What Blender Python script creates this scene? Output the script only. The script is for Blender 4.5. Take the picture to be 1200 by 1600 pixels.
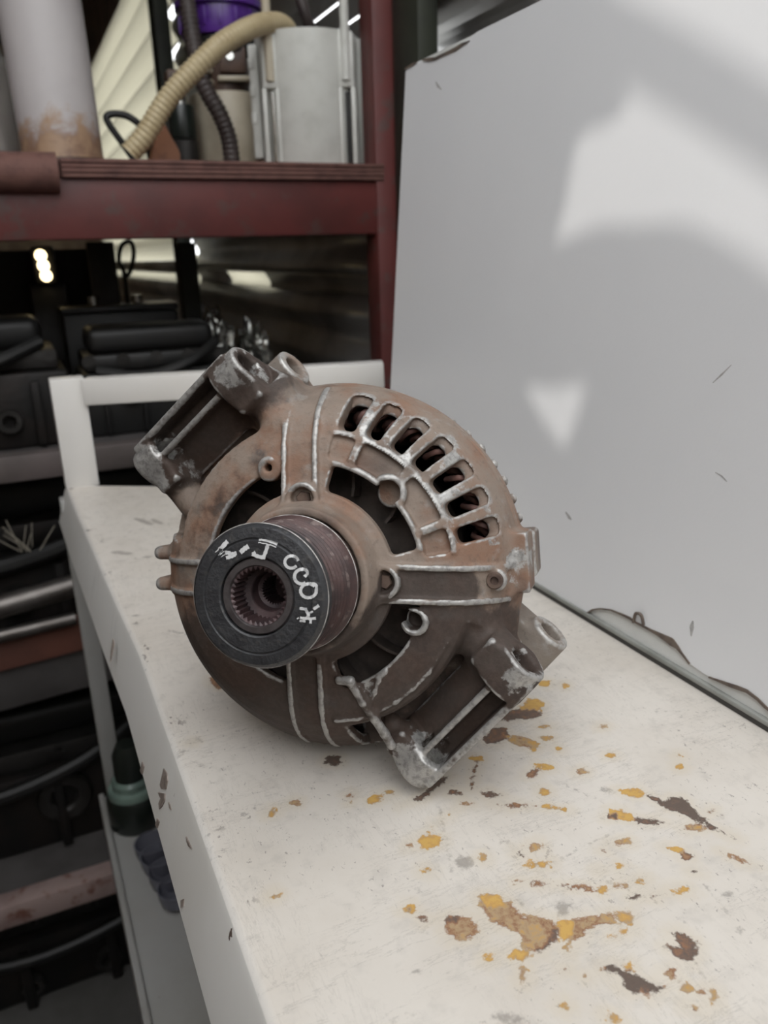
import bpy, bmesh, math, random
import numpy as np
from mathutils import Vector, Matrix, noise as mnoise

for o in list(bpy.data.objects):
    bpy.data.objects.remove(o)
random.seed(7)
rng = np.random.default_rng(7)
SC = bpy.context.scene
COL = SC.collection
PI = math.pi
R_ = math.radians

# ------------------------------------------------------------------ camera, world, sun, exposure
FPX = 1239.3
CAM_H = 0.2085                       # eye above the bench top (bench top is z = 0, floor z = -0.85)
RM = np.array([[0.90865036, -0.15353058, 0.38830773],
               [-0.41661764, -0.27097651, 0.86775658],
               [-0.02800489, -0.95026317, -0.31018645]])
cam_d = bpy.data.cameras.new('camera')
cam = bpy.data.objects.new('camera', cam_d)
COL.objects.link(cam)
cam_d.sensor_fit = 'AUTO'
cam_d.sensor_width = 36.0
cam_d.lens = FPX * 36.0 / 1600.0
cam_d.clip_start = 0.01
cam_d.dof.use_dof = True
cam_d.dof.focus_distance = 0.30
cam_d.dof.aperture_fstop = cam_d.lens / 2.0      # a 2 mm phone aperture
cam.matrix_world = Matrix(((RM[0, 0], -RM[0, 1], -RM[0, 2], 0), (RM[1, 0], -RM[1, 1], -RM[1, 2], 0),
                           (RM[2, 0], -RM[2, 1], -RM[2, 2], CAM_H), (0, 0, 0, 1)))
SC.camera = cam

world = bpy.data.worlds.new('world')
SC.world = world
world.use_nodes = True
bg = world.node_tree.nodes['Background']
bg.inputs['Color'].default_value = (0.965, 0.985, 1.0, 1)
bg.inputs['Strength'].default_value = 1.6

SUN_DIR = Vector((1.0, 0.50, -0.45)).normalized()   # direction the light travels
sun_d = bpy.data.lights.new('sun', 'SUN')
sun_d.energy = 0.52
sun_d.angle = R_(0.9)
sun_d.color = (1.0, 0.96, 0.9)
sun = bpy.data.objects.new('sun', sun_d)
sun.rotation_euler = SUN_DIR.to_track_quat('-Z', 'Y').to_euler()
sun.location = (-3, -2, 3)
COL.objects.link(sun)

SC.view_settings.view_transform = 'Standard'
SC.view_settings.look = 'None'
SC.view_settings.gamma = 1.0
SC.view_settings.use_curve_mapping = False
SC.view_settings.exposure = 1.14


# ------------------------------------------------------------------ helpers
def at(px, py, X=None, Y=None, Z=None):
    """point of the photograph's pixel (1200x1600) on a real plane X=, Y= or Z= of the place"""
    v = RM @ np.array([px - 600.0, py - 800.0, FPX])
    o = np.array([0, 0, CAM_H])
    if X is not None: t = (X - o[0]) / v[0]
    elif Y is not None: t = (Y - o[1]) / v[1]
    else: t = (Z - o[2]) / v[2]
    return Vector(o + v * t)


def tag(o, label=None, cat=None, group=None, kind=None):
    if label: o['label'] = label
    if cat: o['category'] = cat
    if group: o['group'] = group
    if kind: o['kind'] = kind
    return o


def empty(name, loc=(0, 0, 0), label=None, cat=None, group=None, rot=None):
    e = bpy.data.objects.new(name, None)
    e.empty_display_size = 0.02
    COL.objects.link(e)
    e.location = loc
    if rot is not None: e.rotation_euler = rot
    return tag(e, label, cat, group)


def mesh_obj(name, me, mat, parent=None, smooth=35):
    o = bpy.data.objects.new(name, me)
    COL.objects.link(o)
    if mat is not None and not me.materials: me.materials.append(mat)
    if smooth:
        me.polygons.foreach_set('use_smooth', [True] * len(me.polygons))
        if smooth < 170: me.set_sharp_from_angle(angle=R_(smooth))
    if parent is not None:
        o.parent = parent
        if parent.name not in LOCAL_FRAME: me.transform(world_matrix(parent).inverted())   # written in world space
        else: LOCAL_FRAME.add(o.name)                                                      # written in the thing's own frame
    return o


LOCAL_FRAME = set()


def world_matrix(o):
    m = Matrix.LocRotScale(o.location, o.rotation_euler, o.scale)
    return m if o.parent is None else world_matrix(o.parent) @ m


class MB:
    """collects primitives into one bmesh"""
    def __init__(s): s.bm = bmesh.new()

    def _mark(s): return set(s.bm.verts), set(s.bm.faces)

    def box(s, c, size, rot=None, bev=0.0, seg=2):
        m = Matrix.Translation(Vector(c))
        if rot is not None: m = m @ (rot.to_4x4() if isinstance(rot, Matrix) else rot)
        g = bmesh.ops.create_cube(s.bm, size=1.0)
        bmesh.ops.scale(s.bm, vec=Vector(size), verts=g['verts'])
        if bev > 0:
            es = list({e for v in g['verts'] for e in v.link_edges})
            r = bmesh.ops.bevel(s.bm, geom=es, offset=bev, segments=seg, affect='EDGES', profile=0.5)
            vs = list({v for f in r['faces'] for v in f.verts} | {v for v in g['verts'] if v.is_valid})
        else: vs = g['verts']
        bmesh.ops.transform(s.bm, matrix=m, verts=vs)
        return s

    def bar(s, a, b, w, h, up=(0, 0, 1), bev=0.0):
        a = Vector(a); b = Vector(b); d = b - a; L = d.length; z = d.normalized()
        y = Vector(up); y = (y - z * y.dot(z))
        if y.length < 1e-5: y = Vector((0, 1, 0)); y = y - z * y.dot(z)
        y.normalize(); x = y.cross(z)
        return s.box((a + b) / 2, (w, h, L), Matrix((x, y, z)).transposed(), bev)

    def cyl(s, a, b, r, r2=None, n=24, caps=True):
        a = Vector(a); b = Vector(b)
        return s.rings([(a, r), (b, r if r2 is None else r2)], n, caps)

    def rings(s, st, n=24, caps=True):
        """tube through stations (point, radius) along one straight axis"""
        d = (st[-1][0] - st[0][0])
        d = d.normalized()
        x = d.orthogonal().normalized(); y = d.cross(x)
        prev = None; first = None
        for p, r in st:
            ring = [s.bm.verts.new(p + (x * math.cos(2 * PI * k / n) + y * math.sin(2 * PI * k / n)) * r) for k in range(n)]
            if prev:
                for k in range(n): s.bm.faces.new((prev[k], prev[(k + 1) % n], ring[(k + 1) % n], ring[k]))
            else: first = ring
            prev = ring
        if caps:
            s.bm.faces.new(list(reversed(first))); s.bm.faces.new(prev)
        return s

    def lathe(s, prof, o=(0, 0, 0), axis=(0, 0, 1), n=48, closed=False):
        """profile of (r, h) about an axis through o"""
        o = Vector(o); d = Vector(axis).normalized(); x = d.orthogonal().normalized(); y = d.cross(x)
        rs = []
        for r, h in prof:
            rs.append([s.bm.verts.new(o + d * h + (x * math.cos(2 * PI * k / n) + y * math.sin(2 * PI * k / n)) * max(r, 1e-6)) for k in range(n)])
        m = len(rs)
        for i in range(m if closed else m - 1):
            A = rs[i]; B = rs[(i + 1) % m]
            for k in range(n): s.bm.faces.new((A[k], A[(k + 1) % n], B[(k + 1) % n], B[k]))
        return s

    def tube(s, pts, r, n=10, caps=True, rf=None):
        pts = [Vector(p) for p in pts]
        prev = None; x = None
        N = len(pts)
        for i, p in enumerate(pts):
            d = (pts[min(i + 1, N - 1)] - pts[max(i - 1, 0)]).normalized()
            x = d.orthogonal().normalized() if x is None else (x - d * x.dot(d)).normalized()
            y = d.cross(x)
            rr = r if rf is None else rf(i, N)
            ring = [s.bm.verts.new(p + (x * math.cos(2 * PI * k / n) + y * math.sin(2 * PI * k / n)) * rr) for k in range(n)]
            if prev:
                for k in range(n): s.bm.faces.new((prev[k], prev[(k + 1) % n], ring[(k + 1) % n], ring[k]))
            elif caps: s.bm.faces.new(list(reversed(ring)))
            prev = ring
        if caps: s.bm.faces.new(prev)
        return s

    def prism(s, pts, off):
        """planar polygon pushed along a vector"""
        off = Vector(off)
        a = [s.bm.verts.new(Vector(p)) for p in pts]; b = [s.bm.verts.new(Vector(p) + off) for p in pts]
        n = len(a)
        s.bm.faces.new(a); s.bm.faces.new(list(reversed(b)))
        for i in range(n): s.bm.faces.new((a[(i + 1) % n], a[i], b[i], b[(i + 1) % n]))
        return s

    def torus(s, c, axis, R, r, n=32, m=8, a0=0, a1=2 * PI, x0=None):
        c = Vector(c); d = Vector(axis).normalized()
        x = (d.orthogonal() if x0 is None else Vector(x0)).normalized(); y = d.cross(x)
        k = n if a1 - a0 < 2 * PI - 1e-3 else n - 1
        pts = [c + (x * math.cos(a0 + (a1 - a0) * i / n) + y * math.sin(a0 + (a1 - a0) * i / n)) * R for i in range(n + 1)]
        return s.tube(pts, r, m)

    def build(s, name, mat, parent=None, smooth=35):
        bmesh.ops.recalc_face_normals(s.bm, faces=s.bm.faces)
        me = bpy.data.meshes.new(name)
        s.bm.to_mesh(me); s.bm.free()
        return mesh_obj(name, me, mat, parent, smooth)


def spline(pts, n=8):
    """Catmull-Rom through points"""
    P = [Vector(p) for p in pts]; P = [2 * P[0] - P[1]] + P + [2 * P[-1] - P[-2]]
    out = []
    for i in range(1, len(P) - 2):
        for k in range(n):
            t = k / n
            out.append(0.5 * ((2 * P[i]) + (P[i + 1] - P[i - 1]) * t + (2 * P[i - 1] - 5 * P[i] + 4 * P[i + 1] - P[i + 2]) * t * t
                              + (3 * P[i] - P[i - 1] - 3 * P[i + 1] + P[i + 2]) * t ** 3))
    out.append(P[-2])
    return out


# ------------------------------------------------------------------ materials
class NT:
    def __init__(s, name):
        s.m = bpy.data.materials.new(name); s.m.use_nodes = True
        s.t = s.m.node_tree; s.b = s.t.nodes['Principled BSDF']; s.out = s.t.nodes['Material Output']
        s.tc = s.t.nodes.new('ShaderNodeTexCoord')

    def n(s, typ, **kw):
        nd = s.t.nodes.new(typ)
        for k, v in kw.items(): setattr(nd, k, v)
        return nd

    def l(s, a, b): s.t.links.new(a, b)

    def noise(s, scale, detail=4, rough=0.55, stretch=None, rot=None, dist=0.0, seed=0.0):
        mp = s.n('ShaderNodeMapping')
        mp.inputs['Location'].default_value = (seed, seed * 0.7, seed * 1.3)
        if stretch: mp.inputs['Scale'].default_value = stretch
        if rot: mp.inputs['Rotation'].default_value = rot
        s.l(s.tc.outputs['Object'], mp.inputs['Vector'])
        nz = s.n('ShaderNodeTexNoise')
        nz.inputs['Scale'].default_value = scale; nz.inputs['Detail'].default_value = detail
        nz.inputs['Roughness'].default_value = rough; nz.inputs['Distortion'].default_value = dist
        s.l(mp.outputs['Vector'], nz.inputs['Vector'])
        return nz.outputs['Fac']

    def ss(s, v, lo, hi):
        mr = s.n('ShaderNodeMapRange'); mr.interpolation_type = 'SMOOTHSTEP'
        s.put(v, mr.inputs['Value']); mr.inputs['From Min'].default_value = lo; mr.inputs['From Max'].default_value = hi
        return mr.outputs['Result']

    def put(s, v, sock):
        if hasattr(v, 'is_output'): s.l(v, sock)
        else: sock.default_value = v if not isinstance(v, tuple) else (v if len(v) == 4 else v + (1,))

    def math(s, op, a, b=0.0, clamp=False):
        nd = s.n('ShaderNodeMath', operation=op); nd.use_clamp = clamp
        s.put(a, nd.inputs[0]); s.put(b, nd.inputs[1])
        return nd.outputs[0]

    def mix(s, f, a, b):
        nd = s.n('ShaderNodeMix', data_type='RGBA')
        s.put(f, nd.inputs[0]); s.put(a, nd.inputs[6]); s.put(b, nd.inputs[7])
        return nd.outputs[2]

    def mixf(s, f, a, b):
        nd = s.n('ShaderNodeMix', data_type='FLOAT')
        s.put(f, nd.inputs[0]); s.put(a, nd.inputs[2]); s.put(b, nd.inputs[3])
        return nd.outputs[0]

    def attr(s, name):
        nd = s.n('ShaderNodeAttribute'); nd.attribute_name = name
        return nd.outputs['Fac']

    def set(s, color=None, rough=None, metal=None, **kw):
        if color is not None: s.put(color, s.b.inputs['Base Color'])
        if rough is not None: s.put(rough, s.b.inputs['Roughness'])
        if metal is not None: s.put(metal, s.b.inputs['Metallic'])
        for k, v in kw.items(): s.put(v, s.b.inputs[k.replace('_', ' ')])
        return s

    def bump(s, h, strength=0.3, dist=0.001):
        nd = s.n('ShaderNodeBump'); nd.inputs['Strength'].default_value = strength; nd.inputs['Distance'].default_value = dist
        s.l(h, nd.inputs['Height']); s.l(nd.outputs['Normal'], s.b.inputs['Normal'])
        return s


def simple(name, c1, c2=None, scale=40, rough=0.5, metal=0.0, lo=0.4, hi=0.65, bump=0.0, bscale=None, spec=None, c3=None):
    t = NT(name)
    c2 = c2 or tuple(x * 0.8 for x in c1)
    f = t.ss(t.noise(scale, 5), lo, hi)
    col = t.mix(f, c1, c2)
    if c3: col = t.mix(t.ss(t.noise(scale * 2.7, 6, seed=5.0), 0.55, 0.68), col, c3)
    t.set(col, rough, metal)
    if spec is not None: t.set(Specular_IOR_Level=spec)
    if bump: t.bump(t.noise(bscale or scale * 4, 4, seed=9.0), bump, 0.002)
    return t.m


def cast_material(name, base, red, dark, alu, metal_w=0.55, grey=(0.30, 0.28, 0.26)):
    """dusty, rusted cast aluminium; the 'wear' attribute marks rubbed convex edges"""
    t = NT(name)
    n1 = t.noise(38, 5, 0.6); n2 = t.noise(95, 6, 0.6, seed=3.1); n3 = t.noise(420, 3, 0.6, seed=1.7); n4 = t.noise(24, 4, 0.55, seed=8.3)
    col = t.mix(t.ss(n1, 0.42, 0.66), base, red)
    col = t.mix(t.math('MULTIPLY', t.ss(n4, 0.48, 0.68), 0.75), col, dark)
    col = t.mix(t.math('MULTIPLY', t.ss(n2, 0.56, 0.72), 0.55), col, grey)
    col = t.mix(t.math('MULTIPLY', t.ss(n3, 0.55, 0.75), 0.35), col, dark)
    w = t.attr('wear')
    gn = t.math('ADD', t.attr('grease_shade'), t.math('ADD', t.math('MULTIPLY', t.math('SUBTRACT', n1, 0.5), 0.9), t.math('MULTIPLY', t.math('SUBTRACT', n2, 0.5), 0.9)))
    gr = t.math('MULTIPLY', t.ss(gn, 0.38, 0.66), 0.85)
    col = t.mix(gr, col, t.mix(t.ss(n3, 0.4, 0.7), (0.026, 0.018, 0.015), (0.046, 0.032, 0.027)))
    wn = t.math('ADD', w, t.math('MULTIPLY', t.math('SUBTRACT', n2, 0.5), 1.5))
    wf = t.math('MULTIPLY', t.ss(wn, 0.45, 0.85), 0.9)
    pat = t.attr('bare')
    pf = t.ss(t.math('ADD', pat, t.math('MULTIPLY', t.math('SUBTRACT', n2, 0.5), 1.8)), 0.45, 0.6)
    wf = t.math('MAXIMUM', wf, pf)
    col = t.mix(wf, col, t.mix(t.ss(n3, 0.4, 0.7), alu, tuple(x * 0.6 for x in alu)))
    t.set(col, t.mixf(wf, 0.72, 0.45), t.mixf(wf, 0.0, metal_w))
    t.bump(t.math('ADD', n3, t.math('MULTIPLY', n2, 1.2)), 0.35, 0.0008)
    return t.m


M = {}
M['white_paint'] = None
M['red_paint'] = simple('red_paint', (0.118, 0.027, 0.024), (0.08, 0.021, 0.019), 14, 0.5, 0, 0.35, 0.7, 0.15, 120, c3=(0.088, 0.042, 0.037))
M['plywood'] = simple('plywood', (0.16, 0.075, 0.06), (0.10, 0.045, 0.038), 60, 0.75, 0, 0.4, 0.7, 0.3, 200)
M['dark_steel'] = simple('dark_steel', (0.035, 0.034, 0.034), (0.02, 0.019, 0.018), 22, 0.5, 0.3, 0.4, 0.65, 0.2, 120)
M['engine'] = simple('engine', (0.013, 0.012, 0.0115), (0.022, 0.017, 0.015), 18, 0.55, 0.4, 0.4, 0.65, 0.3, 150)
M['engine_grey'] = simple('engine_grey', (0.045, 0.042, 0.04), (0.024, 0.022, 0.02), 18, 0.5, 0.5, 0.4, 0.65, 0.3, 150)
M['black_plastic'] = simple('black_plastic', (0.008, 0.008, 0.008), (0.012, 0.011, 0.010), 20, 0.5)
M['grey_bar'] = simple('grey_bar', (0.13, 0.105, 0.10), (0.09, 0.075, 0.07), 12, 0.6, 0, 0.4, 0.65, 0.15, 90)
M['pink_bar'] = simple('pink_bar', (0.34, 0.25, 0.23), (0.24, 0.17, 0.155), 14, 0.6, 0, 0.45, 0.7, 0.15, 90, c3=(0.16, 0.07, 0.05))
M['plank'] = simple('plank', (0.17, 0.065, 0.045), (0.11, 0.045, 0.032), 10, 0.75, 0, 0.35, 0.65, 0.3, 150)
M['grey_plank'] = simple('grey_plank', (0.075, 0.068, 0.066), (0.05, 0.045, 0.043), 12, 0.75, 0, 0.35, 0.65, 0.2, 120)
M['pipe_metal'] = simple('pipe_metal', (0.17, 0.155, 0.145), (0.10, 0.085, 0.075), 25, 0.42, 0.8, 0.4, 0.7, 0.2, 150)
M['chrome'] = simple('chrome', (0.75, 0.75, 0.72), None, 40, 0.12, 1.0)
M['foil'] = simple('foil', (0.55, 0.55, 0.52), (0.3, 0.3, 0.28), 40, 0.18, 0.9)
M['concrete'] = simple('concrete', (0.10, 0.095, 0.09), (0.07, 0.066, 0.06), 6, 0.85, 0, 0.4, 0.65, 0.3, 80)
M['board'] = simple('board', (0.20, 0.15, 0.11), (0.14, 0.10, 0.075), 9, 0.8, 0, 0.4, 0.65, 0.2, 90)
M['galvanised'] = simple('galvanised', (0.56, 0.55, 0.53), (0.40, 0.40, 0.39), 7, 0.32, 0.7, 0.4, 0.65, 0.15, 60)
M['roofing'] = simple('roofing', (0.10, 0.10, 0.098), (0.07, 0.07, 0.068), 7, 0.6, 0.3)
M['green_post'] = simple('green_post', (0.03, 0.034, 0.022), (0.02, 0.022, 0.016), 14, 0.6)
M['pump_white'] = simple('pump_white', (0.62, 0.62, 0.58), (0.54, 0.54, 0.50), 30, 0.38, 0, 0.4, 0.7)
M['pump_cream'] = simple('pump_cream', (0.55, 0.49, 0.38), (0.45, 0.39, 0.29), 30, 0.42, 0, 0.4, 0.7)
M['cream_hose'] = simple('cream_hose', (0.50, 0.41, 0.25), (0.42, 0.33, 0.19), 40, 0.42, 0, 0.4, 0.7)
M['purple'] = simple('purple', (0.10, 0.03, 0.26), (0.07, 0.02, 0.19), 30, 0.3)
M['brown_rubber'] = simple('brown_rubber', (0.06, 0.045, 0.042), (0.04, 0.03, 0.028), 30, 0.5)
M['brown_part'] = simple('brown_part', (0.10, 0.058, 0.04), (0.06, 0.035, 0.026), 60, 0.55)
M['orange_part'] = simple('orange_part', (0.28, 0.12, 0.06), (0.2, 0.085, 0.045), 60, 0.55)
M['bottle_green'] = simple('bottle_green', (0.17, 0.235, 0.20), (0.11, 0.155, 0.135), 60, 0.35)
M['bottle_black'] = simple('bottle_black', (0.010, 0.014, 0.012), (0.014, 0.018, 0.015), 60, 0.3)
M['copper'] = simple('copper', (0.24, 0.125, 0.105), (0.15, 0.085, 0.075), 160, 0.55, 0.2)
M['rotor'] = simple('rotor', (0.10, 0.08, 0.07), (0.055, 0.045, 0.04), 90, 0.5, 0.5)
M['shade_black'] = simple('shade_black', (0.02, 0.018, 0.016), None, 90, 0.8)
M['straw'] = simple('straw', (0.30, 0.27, 0.22), None, 90, 0.8)


def glassy(name, color, rough, trans, ior=1.45):
    t = NT(name); t.set(color, rough, 0.0, Transmission_Weight=trans, IOR=ior)
    return t.m


M['clear_plastic'] = glassy('clear_plastic', (0.75, 0.72, 0.68), 0.12, 0.8)
M['blue_plastic'] = glassy('blue_plastic', (0.17, 0.17, 0.205), 0.25, 0.35)


def translucent_material():
    t = NT('translucent_sheet')
    d = t.n('ShaderNodeBsdfDiffuse'); d.inputs['Color'].default_value = (0.82, 0.80, 0.72, 1)
    tr = t.n('ShaderNodeBsdfTranslucent'); tr.inputs['Color'].default_value = (0.66, 0.64, 0.56, 1)
    mx = t.n('ShaderNodeMixShader'); mx.inputs[0].default_value = 0.8
    t.l(d.outputs[0], mx.inputs[1]); t.l(tr.outputs[0], mx.inputs[2]); t.l(mx.outputs[0], t.out.inputs['Surface'])
    return t.m


M['translucent'] = translucent_material()


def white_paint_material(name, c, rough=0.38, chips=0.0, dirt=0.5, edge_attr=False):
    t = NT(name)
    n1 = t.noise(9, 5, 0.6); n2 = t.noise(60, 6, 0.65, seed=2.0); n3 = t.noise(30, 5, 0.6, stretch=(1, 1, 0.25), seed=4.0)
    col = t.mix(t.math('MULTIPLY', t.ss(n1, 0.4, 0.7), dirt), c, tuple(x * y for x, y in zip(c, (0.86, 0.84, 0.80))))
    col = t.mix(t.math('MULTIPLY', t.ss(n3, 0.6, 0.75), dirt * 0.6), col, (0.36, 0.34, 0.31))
    if chips:
        ch = t.ss(n2, chips, chips + 0.015)
        col = t.mix(ch, col, (0.10, 0.07, 0.055))
    t.set(col, rough)
    t.bump(n2, 0.05, 0.001)
    return t.m


M['white_paint'] = white_paint_material('white_paint', (0.66, 0.645, 0.615), 0.36, 0.69)
M['rail_paint'] = white_paint_material('rail_paint', (0.72, 0.70, 0.67), 0.36, 0.75, 0.3)
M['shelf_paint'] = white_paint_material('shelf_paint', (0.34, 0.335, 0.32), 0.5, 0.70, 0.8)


def panel_material():
    t = NT('panel_coating')
    n1 = t.noise(5, 4, 0.5); n2 = t.noise(420, 2, 0.5, seed=3.0); n3 = t.noise(30, 6, 0.7, seed=6.0, stretch=(1, 1, 0.5))
    col = t.mix(t.ss(n1, 0.3, 0.7), (0.80, 0.808, 0.825), (0.765, 0.775, 0.795))
    col = t.mix(t.math('MULTIPLY', t.ss(n3, 0.69, 0.76), 0.35), col, (0.34, 0.33, 0.33))
    t.set(col, 0.30, 0.0)
    t.bump(n2, 0.10, 0.0006)
    return t.m


M['panel_coating'] = panel_material()
M['panel_core'] = simple('panel_core', (0.74, 0.745, 0.725), (0.66, 0.67, 0.65), 20, 0.6, 0, 0.4, 0.7, 0.15, 200)
M['gasket'] = simple('gasket', (0.30, 0.305, 0.285), (0.22, 0.225, 0.205), 40, 0.5)
M['gasket_dark'] = simple('gasket_dark', (0.05, 0.048, 0.044), None, 40, 0.6)
M['torn_edge'] = simple('torn_edge', (0.16, 0.125, 0.10), (0.09, 0.07, 0.06), 90, 0.7)


def tin_material():
    """white tin whose foot is rusty: the rust climbs unevenly from the base rim"""
    t = NT('rusty_tin')
    sp = t.n('ShaderNodeSeparateXYZ'); t.l(t.tc.outputs['Object'], sp.inputs[0])
    n1 = t.noise(45, 6, 0.65, dist=0.4); n2 = t.noise(12, 4, 0.5, seed=3.0); n3 = t.noise(35, 7, 0.75, seed=8.0)
    z = t.math('ADD', sp.outputs[2], t.math('MULTIPLY', t.math('SUBTRACT', n1, 0.5), 0.09))
    rust = t.math('SUBTRACT', 1.0, t.ss(z, 0.028, 0.056))
    col = t.mix(t.ss(n2, 0.35, 0.7), (0.54, 0.51, 0.51), (0.46, 0.43, 0.43))
    col = t.mix(t.math('MULTIPLY', t.ss(n3, 0.64, 0.72), 0.6), col, (0.25, 0.23, 0.23))
    rc = t.mix(t.ss(n1, 0.4, 0.65), (0.36, 0.22, 0.12), (0.20, 0.10, 0.05))
    t.set(t.mix(t.math('MULTIPLY', rust, 0.9), col, rc), 0.5)
    return t.m


M['rusty_tin'] = tin_material()

# ------------------------------------------------------------------ the setting
FLOOR = -0.85
WX = 0.50                                   # inner face of the right-hand corrugated wall
st = lambda name, mb, mat, parent=None, smooth=35: tag(mb.build(name, mat, parent, smooth), kind='structure' if parent is None else None)
st('floor', MB().box((0.2, 1.5, FLOOR - 0.05), (60.0, 60.0, 0.1)), M['concrete'])
st('ceiling', MB().box((0.0, 2.75, 1.42), (1.4, 4.4, 0.03)), M['roofing'])
st('skylight_blocker', MB().box((-0.02, -1.43, 0.0), (1.1, 0.06, 1.7)), M['board'])  # added behind the camera to block low frontal skylight
st('wall_back', MB().box((0.0, 4.85, 0.28), (1.3, 0.06, 2.26)), M['board'])


def corrugated(y0, y1, z0, z1, x, period=0.076, amp=0.009, thick=0.002, ny=2):
    mb = MB(); bm = mb.bm
    nz = max(4, int((z1 - z0) / period * 8))
    rows = []
    for j in range(ny + 1):
        y = y0 + (y1 - y0) * j / ny
        rows.append([(bm.verts.new((x + amp * math.cos(2 * PI * (z0 + (z1 - z0) * i / nz) / period), y, z0 + (z1 - z0) * i / nz)),
                      bm.verts.new((x + thick + amp * math.cos(2 * PI * (z0 + (z1 - z0) * i / nz) / period), y, z0 + (z1 - z0) * i / nz))) for i in range(nz + 1)])
    for j in range(ny):
        for i in range(nz):
            for s in (0, 1):
                bm.faces.new((rows[j][i][s], rows[j + 1][i][s], rows[j + 1][i + 1][s], rows[j][i + 1][s]))
    for i in range(nz):
        for j in (0, ny): bm.faces.new((rows[j][i][0], rows[j][i + 1][0], rows[j][i + 1][1], rows[j][i][1]))
    for j in range(ny):
        for i in (0, nz): bm.faces.new((rows[j][i][0], rows[j + 1][i][0], rows[j + 1][i][1], rows[j][i][1]))
    return mb


wr = st('wall_right', corrugated(-1.4, 0.98, FLOOR, 1.40, WX + 0.012), M['galvanised'], smooth=170)


def wall_sheet(name, y0, y1, z0, z1, mat, dx=0.0, period=0.076, amp=0.009):
    return corrugated(y0, y1, z0, z1, WX + 0.012 + dx, period, amp).build(name, mat, wr, 170)


LO = -0.45
# sheets of the wall further back, with daylight slits between overlapping strips
wz0, wz1 = at(378, 447, X=WX).z, at(378, 424, X=WX).z
wy0, wy1 = at(408, 435, X=WX).y, at(350, 435, X=WX).y
wall_sheet('corrugated_sheet', 0.98, 2.42, FLOOR, wz0, M['galvanised']); wall_sheet('corrugated_sheet', 0.98, wy0, wz0, wz1, M['galvanised'])
wall_sheet('translucent_sheet', wy0, wy1, wz0, wz1, M['translucent']); wall_sheet('corrugated_sheet', wy1, 2.42, wz0, wz1, M['galvanised'])
wall_sheet('corrugated_sheet', 0.98, 2.42, wz1, 0.368, M['galvanised'])
zs = [0.368, 0.3906, 0.4231, 0.4579, 0.4925, 0.527, 0.5615, 0.596]
for k in range(len(zs) - 1):                # louvre strips: a slit of daylight at the top of each
    MB().prism([(WX + 0.006, 0.98, zs[k]), (WX + 0.0085, 0.98, zs[k + 1] - 0.0024), (WX + 0.0105, 0.98, zs[k + 1] - 0.0024), (WX + 0.008, 0.98, zs[k])], (0, 1.44, 0)).build('louvre_strip', M['galvanised'], wr, 0)
wall_sheet('corrugated_sheet', 0.98, 2.42, 0.596, 1.40, M['galvanised'])
wall_sheet('corrugated_sheet', 2.42, 4.82, FLOOR, 0.135, M['galvanised'])
wall_sheet('translucent_sheet', 2.42, 4.82, 0.135, 0.165, M['translucent'])
wall_sheet('corrugated_sheet', 2.42, 4.82, 0.165, 0.205, M['galvanised'])
wall_sheet('translucent_sheet', 2.42, 4.82, 0.205, 1.04, M['translucent'], period=0.098, amp=0.024)
MB().box((WX + 0.01, 3.62, 1.24), (0.03, 2.4, 0.40)).build('board', M['board'], wr)
MB().box((WX - 0.022, 2.44, 0.29), (0.04, 0.075, 2.24), bev=0.004).build('wall_post', M['green_post'], wr)
MB().box((WX - 0.012, 0.96, 0.6), (0.028, 0.07, 0.9), bev=0.004).build('wall_post', M['green_post'], wr)


# added unseen board; its holes are cut to shape sun patches on the panel
PAN_B, PAN_LEAN = 0.279, R_(4.66)           # panel foot (X) and its lean
tl = math.tan(PAN_LEAN)


def on_panel(px, py, off=0.0):
    v = Vector(RM @ np.array([px - 600.0, py - 800.0, FPX])); o = Vector((0, 0, CAM_H))
    n = Vector((1, 0, -tl)).normalized(); d = n.dot(Vector((PAN_B, 0, 0))) - off
    return o + v * ((d - n.dot(o)) / n.dot(v))


LWX = -0.55


def sun_hole(pixels):
    out = []
    for q in pixels:
        p = on_panel(*q); t = (LWX - p.x) / SUN_DIR.x
        p = p + SUN_DIR * t
        out.append((p.y, p.z))
    area = sum(a[0] * b[1] - b[0] * a[1] for a, b in zip(out, out[1:] + out[:1]))
    return out if area > 0 else out[::-1]


holes = [sun_hole(h) for h in (
    [(960, -14), (1080, 48), (1215, 128), (1330, 200), (1330, -260), (960, -260)],
    [(958, 106), (1010, 138), (1080, 180), (1215, 268), (1330, 340), (1330, 520), (1215, 432), (1150, 385), (1090, 356), (1060, 346), (985, 352), (940, 350), (868, 380), (885, 310), (897, 240), (905, 206), (930, 195), (960, 182), (985, 160)],
    [(816, 596), (866, 602), (922, 594), (905, 650), (884, 704), (850, 660)],
)]


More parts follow.
